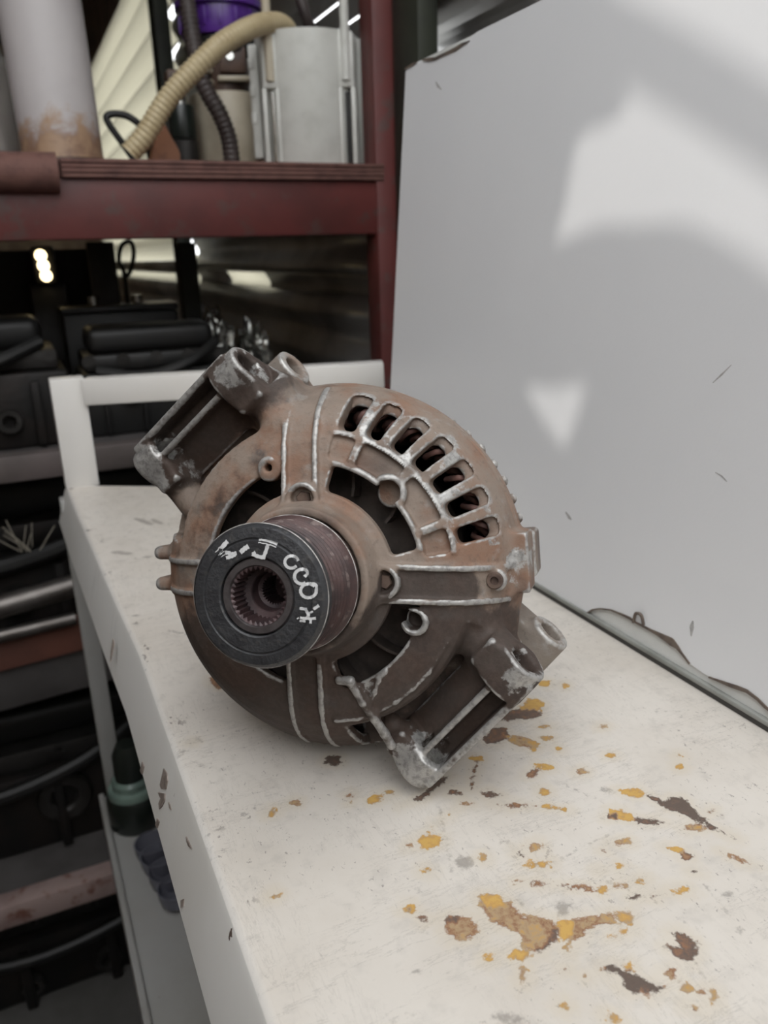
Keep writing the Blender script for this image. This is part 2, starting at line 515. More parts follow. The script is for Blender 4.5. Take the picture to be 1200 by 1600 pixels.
def slab_with_holes(name, x0, x1, y0, y1, z0, z1, polys, mat):
    from mathutils.geometry import delaunay_2d_cdt
    vs = [Vector((y0, z0)), Vector((y1, z0)), Vector((y1, z1)), Vector((0.22, z1)), Vector((0.22, 0.86)), Vector((y0, 0.86))]; fs = [[0, 1, 2, 3, 4, 5]]
    for p in polys:
        b = len(vs); vs += [Vector(q) for q in p]; fs.append(list(range(b, b + len(p))))
    v, e, f, ov, oe, of = delaunay_2d_cdt(vs, [], fs, 1, 1e-6)
    mb = MB(); bm = mb.bm
    A = [bm.verts.new((x0, q[0], q[1])) for q in v]; B = [bm.verts.new((x1, q[0], q[1])) for q in v]
    edge = {}
    for k, face in enumerate(f):
        if len(of[k]) != 1: continue
        bm.faces.new([A[i] for i in face]); bm.faces.new([B[i] for i in reversed(face)])
        for i in range(len(face)):
            a, b = face[i], face[(i + 1) % len(face)]
            if (b, a) in edge: edge.pop((b, a))
            else: edge[(a, b)] = 1
    for a, b in edge: bm.faces.new((A[b], A[a], B[a], B[b]))
    return st(name, mb, mat, smooth=0)


slab_with_holes('sun_mask_board', LWX - 0.006, LWX, -1.4, 4.82, FLOOR, 1.40, holes, M['board'])

# ------------------------------------------------------------------ workbench: painted steel trolley top with stains
BX = 0.0355                                   # left edge of the top
PB = PAN_B
OUT = [(BX, -0.12), (BX, 0.42), (0.0322, 0.50), (0.0245, 0.735), (0.0225, 0.815), (PB + 0.03, 0.635), (PB + 0.03, -0.12)]

# rust and flaking paint: outlines of single spots in the photograph's pixels, (kind 0 yellow .. 1 dark brown)
def c8(*pts): return [(600 + x / 2, 1150 + y / 2) for x, y in pts]
def el(cx, cy, rx, ry, a=0.0, n=14):
    ca, sa = math.cos(R_(a)), math.sin(R_(a))
    return [(cx + rx * math.cos(2 * PI * k / n) * ca - ry * math.sin(2 * PI * k / n) * sa,
             cy + rx * math.cos(2 * PI * k / n) * sa + ry * math.sin(2 * PI * k / n) * ca) for k in range(n)]
def e8(cx, cy, rx, ry, a=0.0): return el(600 + cx / 2, 1150 + cy / 2, rx / 2, ry / 2, a)
def seg(x0, y0, x1, y1, w):
    d = math.hypot(x1 - x0, y1 - y0); nx, ny = -(y1 - y0) / d * w, (x1 - x0) / d * w
    return [(x0 + nx, y0 + ny), (x1 + nx * .4, y1 + ny * .4), (x1 - nx * .4, y1 - ny * .4), (x0 - nx, y0 - ny)]
def s8(x0, y0, x1, y1, w): return seg(600 + x0 / 2, 1150 + y0 / 2, 600 + x1 / 2, 1150 + y1 / 2, w / 2)


STAINS = [
    (0.40, c8((300, 497), (345, 495), (395, 520), (430, 560), (500, 570), (545, 585), (545, 620), (520, 655), (490, 678), (430, 660), (440, 640), (420, 615), (340, 585), (305, 540))),
    (0.42, c8((540, 575), (600, 570), (680, 560), (720, 555), (715, 585), (640, 600), (620, 635), (560, 635))),
    (0.0, e8(565, 600, 28, 34)), (0.05, e8(345, 515, 42, 18, 10)), (0.3, c8((715, 555), (770, 548), (778, 585), (740, 585))),
    (0.75, c8((430, 657), (490, 665), (540, 590), (552, 618), (495, 680))),
    (0.35, e8(240, 600, 60, 42, 15)), (0.7, e8(210, 572, 26, 12, -10)), (0.25, e8(265, 632, 32, 10)),
    (1.0, c8((670, 710), (720, 708), (745, 735), (790, 745), (850, 770), (890, 780), (865, 810), (800, 800), (775, 808), (740, 790), (735, 750), (685, 740))),
    (0.1, c8((738, 715), (770, 710), (780, 742))), (0.3, c8((830, 765), (890, 775), (880, 797))), (0.4, c8((800, 795), (840, 800), (830, 820))), (0.2, e8(683, 725, 16, 14)),
    (0.9, c8((915, 820), (950, 830), (990, 850), (985, 865), (940, 850))), (0.2, c8((945, 830), (990, 845), (990, 866), (955, 855))),
    (0.8, c8((900, 615), (930, 613), (975, 650), (980, 690), (960, 708), (915, 690), (880, 660), (935, 665))),
    (0.45, e8(900, 737, 20, 18)), (0.4, e8(945, 790, 15, 10)), (0.3, e8(1030, 810, 9, 22)), (0.5, e8(995, 800, 9, 6)),
    (1.0, c8((825, 187), (885, 210), (900, 193), (930, 192), (980, 240), (1012, 277), (920, 240), (870, 215))), (1.0, s8(1005, 272, 1100, 322, 4)),
    (0.05, c8((705, 260), (710, 232), (745, 228), (785, 255), (780, 268), (735, 262))), (0.9, c8((780, 255), (840, 262), (880, 270), (830, 277), (790, 270))), (0.9, e8(715, 252, 18, 8)),
    (0.1, c8((735, 168), (790, 163), (815, 185), (780, 195))), (0.4, e8(965, 287, 34, 10)), (0.5, e8(1020, 235, 12, 8)),
    (0.1, c8((435, 405), (465, 388), (520, 392), (520, 415), (470, 412))), (0.35, c8((440, 345), (480, 330), (495, 345), (460, 362))), (0.9, c8((400, 352), (430, 355), (432, 372), (410, 372))),
    (0.35, e8(735, 333, 40, 9, -8)), (0.6, e8(690, 357, 9, 5)), (0.75, e8(945, 377, 15, 9)), (0.1, e8(905, 352, 34, 6, 8)),
    (0.4, c8((1050, 362), (1100, 372), (1160, 405), (1130, 405), (1090, 385))),
    (0.6, s8(460, 457, 505, 464, 6)), (0.6, c8((520, 462), (560, 466), (660, 476), (660, 482), (560, 474))), (0.15, e8(683, 478, 18, 12)), (0.4, e8(745, 468, 30, 6, -12)),
    (0.1, e8(800, 453, 22, 13)), (0.7, s8(830, 503, 905, 488, 5)), (0.05, e8(928, 480, 30, 13, -8)), (0.9, e8(780, 503, 27, 7)), (0.1, e8(735, 406, 12, 7)), (0.4, e8(418, 455, 15, 6)),
    (0.1, e8(135, 418, 14, 14)), (0.2, e8(80, 542, 14, 12)), (0.1, e8(325, 693, 17, 10)), (0.15, e8(430, 685, 35, 16)), (0.3, e8(432, 745, 12, 30)), (0.1, e8(730, 622, 42, 7, -8)), (0.1, e8(752, 610, 20, 8)),
    (0.2, e8(565, 845, 10, 12)), (0.1, e8(718, 885, 26, 14, 15)), (0.55, e8(573, 733, 13, 7)), (0.3, e8(627, 752, 11, 8)), (0.7, e8(120, 572, 10, 9)), (0.3, e8(572, 664, 18, 6)),
    (0.85, c8((50, 215), (120, 180), (170, 130), (210, 125), (160, 165), (115, 200))), (0.8, c8((300, 0), (365, 0), (360, 25), (320, 25))), (0.2, c8((380, 0), (450, 15), (490, 30), (470, 45), (420, 25))),
    (0.8, s8(205, 174, 240, 180, 7)), (0.75, c8((305, 175), (340, 172), (375, 190), (320, 195))), (0.55, c8((335, 210), (408, 208), (475, 220), (400, 226))), (0.4, s8(240, 210, 278, 214, 8)), (0.2, s8(500, 222, 575, 232, 5)),
    (0.05, e8(500, 95, 28, 9, 8)), (0.6, e8(465, 115, 22, 12, -20)), (0.2, e8(500, 172, 15, 14)), (0.4, e8(612, 112, 18, 8)), (0.1, e8(290, 70, 20, 9)), (0.8, s8(190, 95, 235, 65, 9)),
    (0.2, s8(105, 322, 240, 214, 3)), (0.06, e8(140, 328, 38, 22)), (0.4, e8(80, 340, 12, 7)), (0.7, s8(270, 165, 295, 60, 3)), (0.25, e8(312, 378, 12, 14)),
    (0.3, e8(510, 6, 22, 6)), (0.1, e8(545, 42, 10, 6)), (0.2, e8(712, 62, 14, 6)), (0.2, e8(920, 62, 8, 5)), (0.2, e8(924, 97, 8, 8)), (0.3, e8(20, 175, 16, 5)), (0.9, e8(968, 422, 15, 5)), (0.5, e8(675, 417, 12, 5)),
    (0.05, el(832, 1104, 18, 12)), (0.85, el(812, 1117, 34, 8, -4)), (0.35, el(818, 1160, 24, 8, 14)), (0.8, el(778, 1148, 16, 12)), (0.15, el(850, 1135, 12, 4)), (0.2, el(942, 1135, 9, 4)), (0.1, el(882, 1071, 6, 4)), (0.05, el(852, 1068, 10, 5)),
    (0.4, el(549, 1242, 9, 4)), (0.15, el(585, 1249, 12, 6, -20)), (0.2, el(425, 1270, 9, 6, -30)), (0.2, el(548, 1253, 4, 4)), (0.95, el(520, 1189, 14, 7)), (0.6, el(342, 1066, 14, 9, 25)), (0.95, el(415, 1098, 16, 7)), (0.4, el(345, 1020, 8, 3)),
    (0.5, el(462, 1254, 5, 3)), (0.2, el(958, 1590, 10, 8)), (0.3, el(430, 1400, 8, 2)), (0.5, el(640, 1418, 4, 3)), (0.6, el(300, 1160, 6, 3)),
]
MARKS = [el(219, 1053, 4, 5), el(228, 1072, 3, 3), el(240, 1102, 6, 5, 40), el(243, 1109, 4, 3), el(261, 1160, 6, 4), el(267, 1174, 5, 3), el(286, 1174, 7, 3), el(210, 1031, 3, 3), el(324, 1326, 5, 5), el(327, 1338, 3, 3), el(340, 1374, 7, 2, -20), el(341, 1388, 4, 6, 20), el(360, 1421, 4, 3), el(363, 1430, 4, 5), el(315, 1197, 7, 2, 5), el(289, 1243, 5, 3), el(307, 1272, 4, 3), el(405, 1538, 4, 3), el(345, 1296, 9, 4), el(278, 1180, 6, 4, 10), el(172, 895, 4, 3), el(212, 975, 6, 2), el(245, 815, 12, 3, 20), el(190, 864, 20, 3, 5), el(230, 870, 10, 2), el(310, 1155, 7, 3, 50), el(795, 1592, 28, 9, 10), e8(250, 395, 30, 22), e8(700, 170, 26, 8, 15), e8(375, 333, 16, 5), e8(560, 540, 22, 25), s8(430, 528, 405, 495, 3), s8(20, 890, 115, 862, 4),
         s8(920, 565, 990, 612, 3), s8(975, 710, 1010, 770, 3), s8(95, 745, 105, 730, 9), e8(1075, 495, 16, 9), e8(1112, 608, 10, 10), el(225, 815, 18, 3, 18), el(215, 962, 12, 2), seg(262, 985, 340, 1000, 1.5),
         s8(700, 455, 850, 520, 2), s8(480, 420, 720, 300, 1.6), s8(170, 210, 215, 430, 1.6), s8(560, 150, 700, 215, 1.6), s8(1000, 460, 1080, 560, 1.6)]


def poly_sdf(P, X, Y):
    """signed distance to a polygon (negative inside)"""
    d = np.full(X.shape, 1e9); ins = np.zeros(X.shape, bool)
    n = len(P)
    for i in range(n):
        ax, ay = P[i]; bx, by = P[(i + 1) % n]
        ex, ey = bx - ax, by - ay
        t = np.clip(((X - ax) * ex + (Y - ay) * ey) / (ex * ex + ey * ey + 1e-12), 0, 1)
        d = np.minimum(d, (X - ax - t * ex) ** 2 + (Y - ay - t * ey) ** 2)
        c = ((ay > Y) != (by > Y)) & (X < (bx - ax) * (Y - ay) / (by - ay + 1e-12) + ax)
        ins ^= c
    d = np.sqrt(d)
    return np.where(ins, -d, d)


def bench_top():
    xs = np.concatenate([np.arange(0, 1.0001, 1 / 190)])
    ys = np.concatenate([np.arange(-0.12, 0.46, 0.0016), np.arange(0.46, 0.8161, 0.006), [0.815]])
    def left(y): return np.interp(y, [-0.12, 0.42, 0.50, 0.735, 0.815], [BX, BX, 0.0322, 0.0245, 0.0225])
    nx, ny = len(xs), len(ys)
    # far rows shear to follow the oblique back edge
    V = np.zeros((ny, nx, 3))
    for j, y in enumerate(ys):
        x0 = left(y); x1 = PB + 0.03
        V[j, :, 0] = x0 + (x1 - x0) * xs
        k = np.clip((y - 0.46) / (0.815 - 0.46), 0, 1)
        V[j, :, 1] = y - k * xs * 0.18
    V[..., 2] = 0.0
    # rolled front edge
    d = V[..., 0] - left(V[..., 1])
    V[..., 2] -= np.where(d < 0.003, (0.003 - np.sqrt(np.maximum(0.003 ** 2 - (0.003 - np.minimum(d, .003)) ** 2, 0))) * 0.6, 0)
    X, Y = V[..., 0], V[..., 1]
    stain = np.full(X.shape, 1.0); kind = np.zeros(X.shape)
    for kd, poly in STAINS:
        P = [tuple(at(px, py, Z=0)[:2]) for px, py in poly]
        c = np.mean(P, 0); r = max(np.hypot(p[0] - c[0], p[1] - c[1]) for p in P) + 0.012
        m = (np.abs(X - c[0]) < r) & (np.abs(Y - c[1]) < r)
        if not m.any(): continue
        s = poly_sdf(P, X[m], Y[m])
        cur = stain[m]; kk = kind[m]
        win = s < np.where(cur < 0, 0, cur)
        kk = np.where(win, kd, kk)
        stain[m] = np.minimum(cur, s); kind[m] = kk
    mark = np.full(X.shape, 1.0)
    for poly in MARKS:
        P = [tuple(at(px, py, Z=0)[:2]) for px, py in poly]
        c = np.mean(P, 0); r = max(np.hypot(p[0] - c[0], p[1] - c[1]) for p in P) + 0.01
        m = (np.abs(X - c[0]) < r) & (np.abs(Y - c[1]) < r)
        if m.any(): mark[m] = np.minimum(mark[m], poly_sdf(P, X[m], Y[m]))
    me = bpy.data.meshes.new('tabletop')
    idx = np.arange(nx * ny).reshape(ny, nx)
    q = np.stack([idx[:-1, :-1], idx[:-1, 1:], idx[1:, 1:], idx[1:, :-1]], -1).reshape(-1, 4)
    me.from_pydata(V.reshape(-1, 3).tolist(), [], q.tolist())
    for nm, arr in (('stain', stain), ('kind', kind), ('mark', mark), ('edge', d)):
        a = me.attributes.new(nm, 'FLOAT', 'POINT'); a.data.foreach_set('value', arr.reshape(-1).astype(np.float32))
    return me


def bench_material():
    t = NT('bench_top')
    fine = t.noise(420, 5, 0.65); mid = t.noise(130, 5, 0.6, seed=2.0); big = t.noise(14, 5, 0.6, seed=5.0)
    s1 = t.noise(26, 7, 0.72, stretch=(0.55, 3.6, 1), rot=(0, 0, R_(35)), seed=3.0)
    s2 = t.noise(44, 7, 0.75, stretch=(4.2, 0.55, 1), rot=(0, 0, R_(28)), seed=7.0, dist=0.6)
    sp = t.noise(170, 6, 0.75, seed=11.0)
    col = t.mix(t.math('MULTIPLY', t.ss(big, 0.38, 0.68), 0.8), (0.645, 0.60, 0.545), (0.575, 0.525, 0.465))
    grime = t.math('MULTIPLY', t.ss(mid, 0.50, 0.75), 0.30)
    col = t.mix(grime, col, (0.40, 0.37, 0.34))
    # scratches: thin lines where stretched noise crosses a level
    for s, k, lv in ((s1, 0.5, 0.5), (s2, 0.5, 0.53)):
        ln = t.math('SUBTRACT', 1.0, t.ss(t.math('ABSOLUTE', t.math('SUBTRACT', s, lv)), 0.0, 0.010))
        gate = t.ss(t.noise(20, 4, 0.6, seed=13.0 + k * 10 * lv), 0.42, 0.58)
        col = t.mix(t.math('MULTIPLY', t.math('MULTIPLY', ln, gate), 0.42), col, (0.27, 0.245, 0.225))
    spk = t.math('MULTIPLY', t.ss(sp, 0.615, 0.66), t.ss(t.noise(9, 4, 0.6, seed=21.0), 0.40, 0.58))
    col = t.mix(t.math('MULTIPLY', spk, 0.75), col, (0.24, 0.215, 0.195))
    sp2 = t.math('MULTIPLY', t.ss(t.noise(460, 4, 0.7, seed=15.0, stretch=(1, 0.6, 1)), 0.62, 0.66), t.ss(t.noise(16, 4, 0.6, seed=25.0), 0.44, 0.60))
    col = t.mix(t.math('MULTIPLY', sp2, 0.7), col, (0.20, 0.175, 0.16))
    mk = t.math('ADD', t.attr('mark'), t.math('MULTIPLY', t.math('SUBTRACT', fine, 0.5), 0.006))
    col = t.mix(t.math('MULTIPLY', t.math('SUBTRACT', 1.0, t.ss(mk, -0.0012, 0.0008)), 0.6), col, (0.19, 0.165, 0.145))
    # rust
    jit = t.math('ADD', t.math('MULTIPLY', t.math('SUBTRACT', fine, 0.5), 0.0045), t.math('MULTIPLY', t.math('SUBTRACT', mid, 0.5), 0.008))
    sd = t.math('ADD', t.attr('stain'), jit)
    halo = t.math('SUBTRACT', 1.0, t.ss(sd, 0.0, 0.006))
    col = t.mix(t.math('MULTIPLY', halo, 0.28), col, (0.56, 0.47, 0.33))
    inside = t.math('SUBTRACT', 1.0, t.ss(sd, -0.0006, 0.0005))
    kd = t.math('ADD', t.attr('kind'), t.math('MULTIPLY', t.math('SUBTRACT', mid, 0.5), 1.1))
    kd = t.math('ADD', kd, t.math('MULTIPLY', t.math('SUBTRACT', fine, 0.5), 0.7))
    kd = t.math('ADD', kd, t.math('MULTIPLY', t.ss(sd, -0.0022, 0.0), 0.16))
    cr = t.n('ShaderNodeValToRGB'); t.l(kd, cr.inputs[0])
    e = cr.color_ramp.elements
    e[0].position = 0.0; e[0].color = (0.54, 0.32, 0.07, 1)
    e[1].position = 1.0; e[1].color = (0.085, 0.055, 0.042, 1)
    for p, c in ((0.2, (0.47, 0.26, 0.06)), (0.38, (0.37, 0.255, 0.14)), (0.6, (0.24, 0.105, 0.045)), (0.8, (0.125, 0.07, 0.048))):
        k = e.new(p); k.color = c + (1,)
    col = t.mix(t.math('MULTIPLY', inside, 0.94), col, cr.outputs[0])
    # paint chipped off along the folded edge
    ed = t.attr('edge')
    chip = t.math('MULTIPLY', t.math('SUBTRACT', 1.0, t.ss(ed, 0.003, 0.014)), t.ss(t.noise(95, 4, 0.6, stretch=(1, 0.5, 1), seed=31.0), 0.63, 0.66))
    col = t.mix(t.math('MULTIPLY', chip, 0.9), col, (0.13, 0.105, 0.09))
    fold_highlight = t.math('SUBTRACT', 1.0, t.ss(ed, 0.0, 0.0035))  # paler colour paints a highlight into the rolled edge
    col = t.mix(t.math('MULTIPLY', fold_highlight, 0.6), col, (0.74, 0.72, 0.69))
    t.set(col, t.mixf(inside, t.mixf(t.ss(mid, 0.4, 0.7), 0.34, 0.5), 0.7), 0.0)
    h = t.math('SUBTRACT', t.math('MULTIPLY', fine, 0.25), inside)
    t.bump(h, 0.25, 0.0008)
    return t.m


bench = empty('workbench', (0.16, 0.3, FLOOR), 'white painted steel workbench with rust spots and a raised rail', 'workbench')
mesh_obj('tabletop', bench_top(), bench_material(), bench, 170)
# sheet under the top and the folded apron along the open side
mb = MB(); bm = mb.bm
lo = [bm.verts.new((x, y, -0.004)) for x, y in OUT]; l2 = [bm.verts.new((x, y, -0.010)) for x, y in OUT]
bm.faces.new(lo); bm.faces.new(list(reversed(l2)))
for i in range(len(OUT)): bm.faces.new((lo[i], lo[(i + 1) % len(OUT)], l2[(i + 1) % len(OUT)], l2[i]))
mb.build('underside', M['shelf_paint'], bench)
AP = 0.036; AS = 0.0105                       # depth of the apron and how far it splays outwards
mb = MB(); bm = mb.bm
ap = [(BX, -0.12), (BX, 0.10), (BX, 0.25), (BX, 0.42), (0.0322, 0.50), (0.0245, 0.735), (0.0225, 0.815)]
secs = [(0.0, 0.0, -0.0018), (0.0, -0.0016, -0.0045), (0.0, -0.0008 - AS, -AP), (0.0, 0.0012 - AS, -AP - 0.0005), (0.0, 0.0012, -0.0045)]
rows = [[bm.verts.new((x + dx, y, z)) for _, dx, z in secs] for x, y in ap]
for j in range(len(rows) - 1):
    for i in range(len(secs) - 1): bm.faces.new((rows[j][i], rows[j + 1][i], rows[j + 1][i + 1], rows[j][i + 1]))
mb.build('apron', M['white_paint'], bench, 50)
def apron_at(px, py):
    best = None
    for k in range(120):                          # walk the ray on to the splayed face
        p = at(px, py, X=BX - 0.0016 - (AS - 0.0008) * k / 119)
        p = at(px, py, X=float(np.interp(p.y, [0.42, 0.50, 0.735, 0.815], [BX, 0.0322, 0.0245, 0.0225])) - 0.0016 - (AS - 0.0008) * k / 119)
        z_ = -0.0045 - (AP - 0.0045) * k / 119
        if best is None or abs(p.z - z_) < best[0]: best = (abs(p.z - z_), p)
    return best[1]
CHIP = simple('bare_chip', (0.24, 0.20, 0.175), (0.15, 0.12, 0.10), 300, 0.7)
for k, pix in enumerate(([(257, 1200), (262, 1208), (263, 1220), (260, 1233), (253, 1232), (251, 1226)], [(248, 1238), (259, 1240), (258, 1252), (254, 1260), (250, 1264), (249, 1255), (252, 1247)], [(292, 1307), (296, 1315), (301, 1326), (296, 1322), (293, 1315)],
                         [(177, 998), (179, 1006), (176, 1022), (173, 1034), (174, 1018)], [(223, 1190), (226, 1198), (223, 1210), (220, 1204)], [(247, 1278), (250, 1284), (247, 1294), (244, 1288)], [(284, 1406), (289, 1404), (288, 1416), (284, 1418)], [(264, 1253), (267, 1258), (269, 1266), (266, 1262)])):
    mb = MB(); mb.prism([apron_at(*q) + Vector((-0.0005, 0, 0)) for q in pix], (0.0007, 0, 0)); mb.build('paint_chip', CHIP, bench, 0)
pl = at(100, 752, Y=0.806); ptop = at(81, 594, Y=0.806)
# rail: left post, top bar, and the leg that runs down to the lower shelf
mb = MB(); mb.box((0.0375, 0.812, 0.052), (0.031, 0.022, 0.106), bev=0.0015)
mb.build('rail_post', M['rail_paint'], bench)
a = Vector((0.0530, 0.806, 0.0915)); b = Vector((0.318, 0.702, 0.0975))
mb = MB(); mb.bar(a, b, 0.022, 0.0245, bev=0.0015); mb.build('rail', M['rail_paint'], bench)
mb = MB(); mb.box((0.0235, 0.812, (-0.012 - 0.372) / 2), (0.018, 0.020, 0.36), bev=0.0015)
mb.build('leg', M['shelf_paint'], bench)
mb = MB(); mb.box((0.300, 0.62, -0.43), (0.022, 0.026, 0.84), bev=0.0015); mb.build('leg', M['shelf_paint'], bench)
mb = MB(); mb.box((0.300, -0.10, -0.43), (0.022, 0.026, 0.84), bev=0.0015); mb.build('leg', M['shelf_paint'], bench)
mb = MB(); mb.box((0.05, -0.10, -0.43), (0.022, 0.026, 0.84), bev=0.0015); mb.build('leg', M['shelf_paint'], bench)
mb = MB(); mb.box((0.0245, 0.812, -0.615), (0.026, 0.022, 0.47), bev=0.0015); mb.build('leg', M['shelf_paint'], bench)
LZ = -0.372
sa = at(165, 1262, Z=LZ); sb = at(235, 1600, Z=LZ)
def lsx(y): return sa.x + (sb.x - sa.x) * (y - sa.y) / (sb.y - sa.y)
Q = [(lsx(0.83), 0.83), (lsx(-0.12), -0.12), (0.32, -0.12), (0.32, 0.83)]
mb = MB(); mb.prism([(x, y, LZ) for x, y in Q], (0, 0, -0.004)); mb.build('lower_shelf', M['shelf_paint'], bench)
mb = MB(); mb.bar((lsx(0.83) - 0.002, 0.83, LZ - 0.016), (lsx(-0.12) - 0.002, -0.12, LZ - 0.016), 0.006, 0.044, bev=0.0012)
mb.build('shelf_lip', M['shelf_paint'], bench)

# ------------------------------------------------------------------ white coated panel leaning against the wall
panel = empty('leaning_panel', (PB + 0.01, 0.25, 0.0), 'white coated sheet panel leaning beside the bench, torn along its foot', 'panel')
PH = 0.3465
mtx = Matrix.Translation((PB, 0, 0)) @ Matrix.Rotation(PAN_LEAN, 4, 'Y')     # local x = thickness, y = along, z = up the face
def pl_pt(px, py):
    q = mtx.inverted() @ on_panel(px, py)
    return (q.y, q.z)
Y0, Y1 = -0.12, 0.62
def in_plane(mb, poly, x0, x1):
    mb.prism([mtx @ Vector((x0, y, z)) for y, z in poly], (mtx.to_3x3() @ Vector((x1 - x0, 0, 0))))
mb = MB(); in_plane(mb, [(Y0, 0.0030), (Y1, 0.0030), (Y1, PH), (Y0, PH)], 0.0012, 0.016)
mb.build('panel_core', M['panel_core'], panel, 0)
# the coating: a 1 mm skin whose lower border is torn off and whose far upper corner is lifting
tear = [pl_pt(*q) for q in [(1330, 1215), (1260, 1160), (1225, 1125), (1196, 1102), (1175, 1084), (1150, 1072), (1118, 1061), (1100, 1053), (1078, 1037), (1065, 1020), (1058, 1010), (1054, 1000),
                            (1044, 996), (1035, 993), (1028, 987), (1018, 985), (1005, 978), (995, 973), (985, 966), (972, 960), (955, 953), (938, 951), (926, 953), (917, 958), (905, 950), (890, 943), (882, 941), (866, 932), (860, 928), (845, 921)]]
tear[0] = (Y0, tear[0][1])
top = [pl_pt(*q) for q in [(632, 112), (640, 103), (652, 97), (662, 96), (680, 92), (690, 88), (705, 81), (718, 70), (730, 63), (745, 52)]]
poly = tear + [(tear[-1][0] + 0.02, 0.0054), (Y1, 0.0054)] + [(Y1, top[0][1])] + [p for p in top[1:-1]] + [(top[-1][0], PH), (Y0, PH)]
mb = MB(); in_plane(mb, poly, 0.0, 0.0011); sk = mb.build('coating', M['panel_coating'], panel, 0)
def ribbon_on_panel(name, pixels, w, mat, x0=-0.0006, x1=0.0004):
    mb = MB()
    for (p, q, wa, wb) in zip([pl_pt(*a) for a in pixels[:-1]], [pl_pt(*a) for a in pixels[1:]], w[:-1], w[1:]):
        d = Vector((q[0] - p[0], q[1] - p[1])); n = Vector((-d.y, d.x)).normalized()
        pts = [(p[0] + n.x * wa, p[1] + n.y * wa), (q[0] + n.x * wb, q[1] + n.y * wb), (q[0] - n.x * wb, q[1] - n.y * wb), (p[0] - n.x * wa, p[1] - n.y * wa)]
        in_plane(mb, pts, x0, x1)
    return mb.build(name, mat, panel, 0)
ribbon_on_panel('torn_edge', [(917, 958), (926, 953), (938, 951), (955, 953), (972, 960), (985, 966), (995, 973), (1005, 978), (1018, 985), (1028, 990), (1040, 997), (1050, 1003), (1058, 1010), (1066, 1021), (1078, 1037)],
                [.0003, .0005, .0004, .0004, .0006, .0007, .0005, .0006, .0007, .001, .0016, .0022, .0012, .0006, .0004], M['torn_edge'])
ribbon_on_panel('torn_edge', [(1108, 1058), (1125, 1064), (1140, 1070), (1152, 1074), (1168, 1080), (1184, 1092), (1196, 1104), (1225, 1127)], [.0003, .0006, .0009, .001, .0008, .0007, .0007, .0005], M['torn_edge'])
ribbon_on_panel('torn_edge', [(633, 108), (645, 101), (652, 97)], [.0004, .001, .0004], M['torn_edge'])
ribbon_on_panel('torn_edge', [(660, 94), (670, 93), (680, 92), (690, 87), (703, 81), (712, 77), (722, 70), (734, 64)], [.0004, .0012, .001, .0009, .001, .0013, .001, .0002], M['torn_edge'])
# a flap of curled coating by the tear
mb = MB()
fl = [mtx @ Vector((-0.0006, *pl_pt(*q))) for q in [(991, 972), (996, 960), (1001, 957), (1006, 961), (1007, 976)]]
mb.tube(spline([p + Vector((-0.0015 * math.sin(PI * i / 4), 0, 0)) for i, p in enumerate(fl)], 4), 0.0009, 6); mb.build('coating_flap', M['torn_edge'], panel)
SCUFF = simple('scuff', (0.46, 0.455, 0.45), (0.36, 0.355, 0.35), 300, 0.6)
ribbon_on_panel('scuff_mark', [(1114, 598), (1128, 585), (1143, 570)], [.0002, .00045, .0001], SCUFF, -0.0001, 0.0003)
ribbon_on_panel('scuff_mark', [(681, 128), (684, 134), (690, 140)], [.0004, .0011, .0003], SCUFF, -0.0001, 0.0003)
ribbon_on_panel('scuff_mark', [(1083, 970), (1081, 980), (1080, 994)], [.0004, .0014, .0003], SCUFF, -0.0001, 0.0003)
ribbon_on_panel('scuff_mark', [(1118, 738), (1128, 744), (1136, 752)], [.0002, .0004, .0002], SCUFF, -0.0001, 0.0003)
ribbon_on_panel('scuff_mark', [(884, 800), (889, 808), (893, 812)], [.0005, .0012, .0004], SCUFF, -0.0001, 0.0003)
# rubber strip along the foot: a grey bead over a dark groove
mb = MB(); mb.bar(mtx @ Vector((0.0004, Y0, 0.0040)), mtx @ Vector((0.0004, Y1, 0.0040)), 0.0036, 0.0026, bev=0.0008); mb.build('edge_strip', M['gasket'], panel)
mb = MB(); mb.bar(mtx @ Vector((0.0014, Y0, 0.0015)), mtx @ Vector((0.0014, Y1, 0.0015)), 0.0040, 0.0024); mb.build('strip_groove', M['gasket_dark'], panel)

# ------------------------------------------------------------------ red storage rack behind the bench
RY = 1.0                                       # front plane of the rack
rack = empty('storage_rack', (0.2, 1.1, FLOOR), 'dark red wooden storage rack behind the bench', 'rack')
def rbox(name, x0, x1, y0, y1, z0, z1, mat, bev=0.002):
    return MB().box(((x0 + x1) / 2, (y0 + y1) / 2, (z0 + z1) / 2), (x1 - x0, y1 - y0, z1 - z0), bev=bev).build(name, mat, rack)
bz0 = at(300, 371, Y=RY).z; bz1 = at(300, 280, Y=RY).z; lz1 = at(300, 251, Y=RY).z
SZ = lz1                                       # shelf surface
rbox('beam', -0.30, 0.476, RY, RY + 0.03, bz0, bz1, M['red_paint'])
rbox('post', 0.449, 0.485, RY - 0.004, RY + 0.036, FLOOR, 0.75, M['red_paint'])
rbox('shelf_board', -0.30, 0.452, RY + 0.002, RY + 0.34, bz1 + 0.001, lz1 - 0.0005, M['plywood'])
g0 = at(0, 716, Y=RY).z
# plywood edge: separate plies show as thin courses
lx0, lx1 = at(95, 262, Y=RY - 0.006).x, at(600, 262, Y=RY - 0.006).x
pz = [bz1 + (lz1 - bz1) * k / 4 for k in range(5)]
for k in range(4):
    rbox('ply', lx0, lx1, RY - 0.006 - (0.0012 if k % 2 else 0.0), RY + 0.0015, pz[k] + 0.0004, pz[k + 1] - 0.0004, M['plywood'], 0.0006)
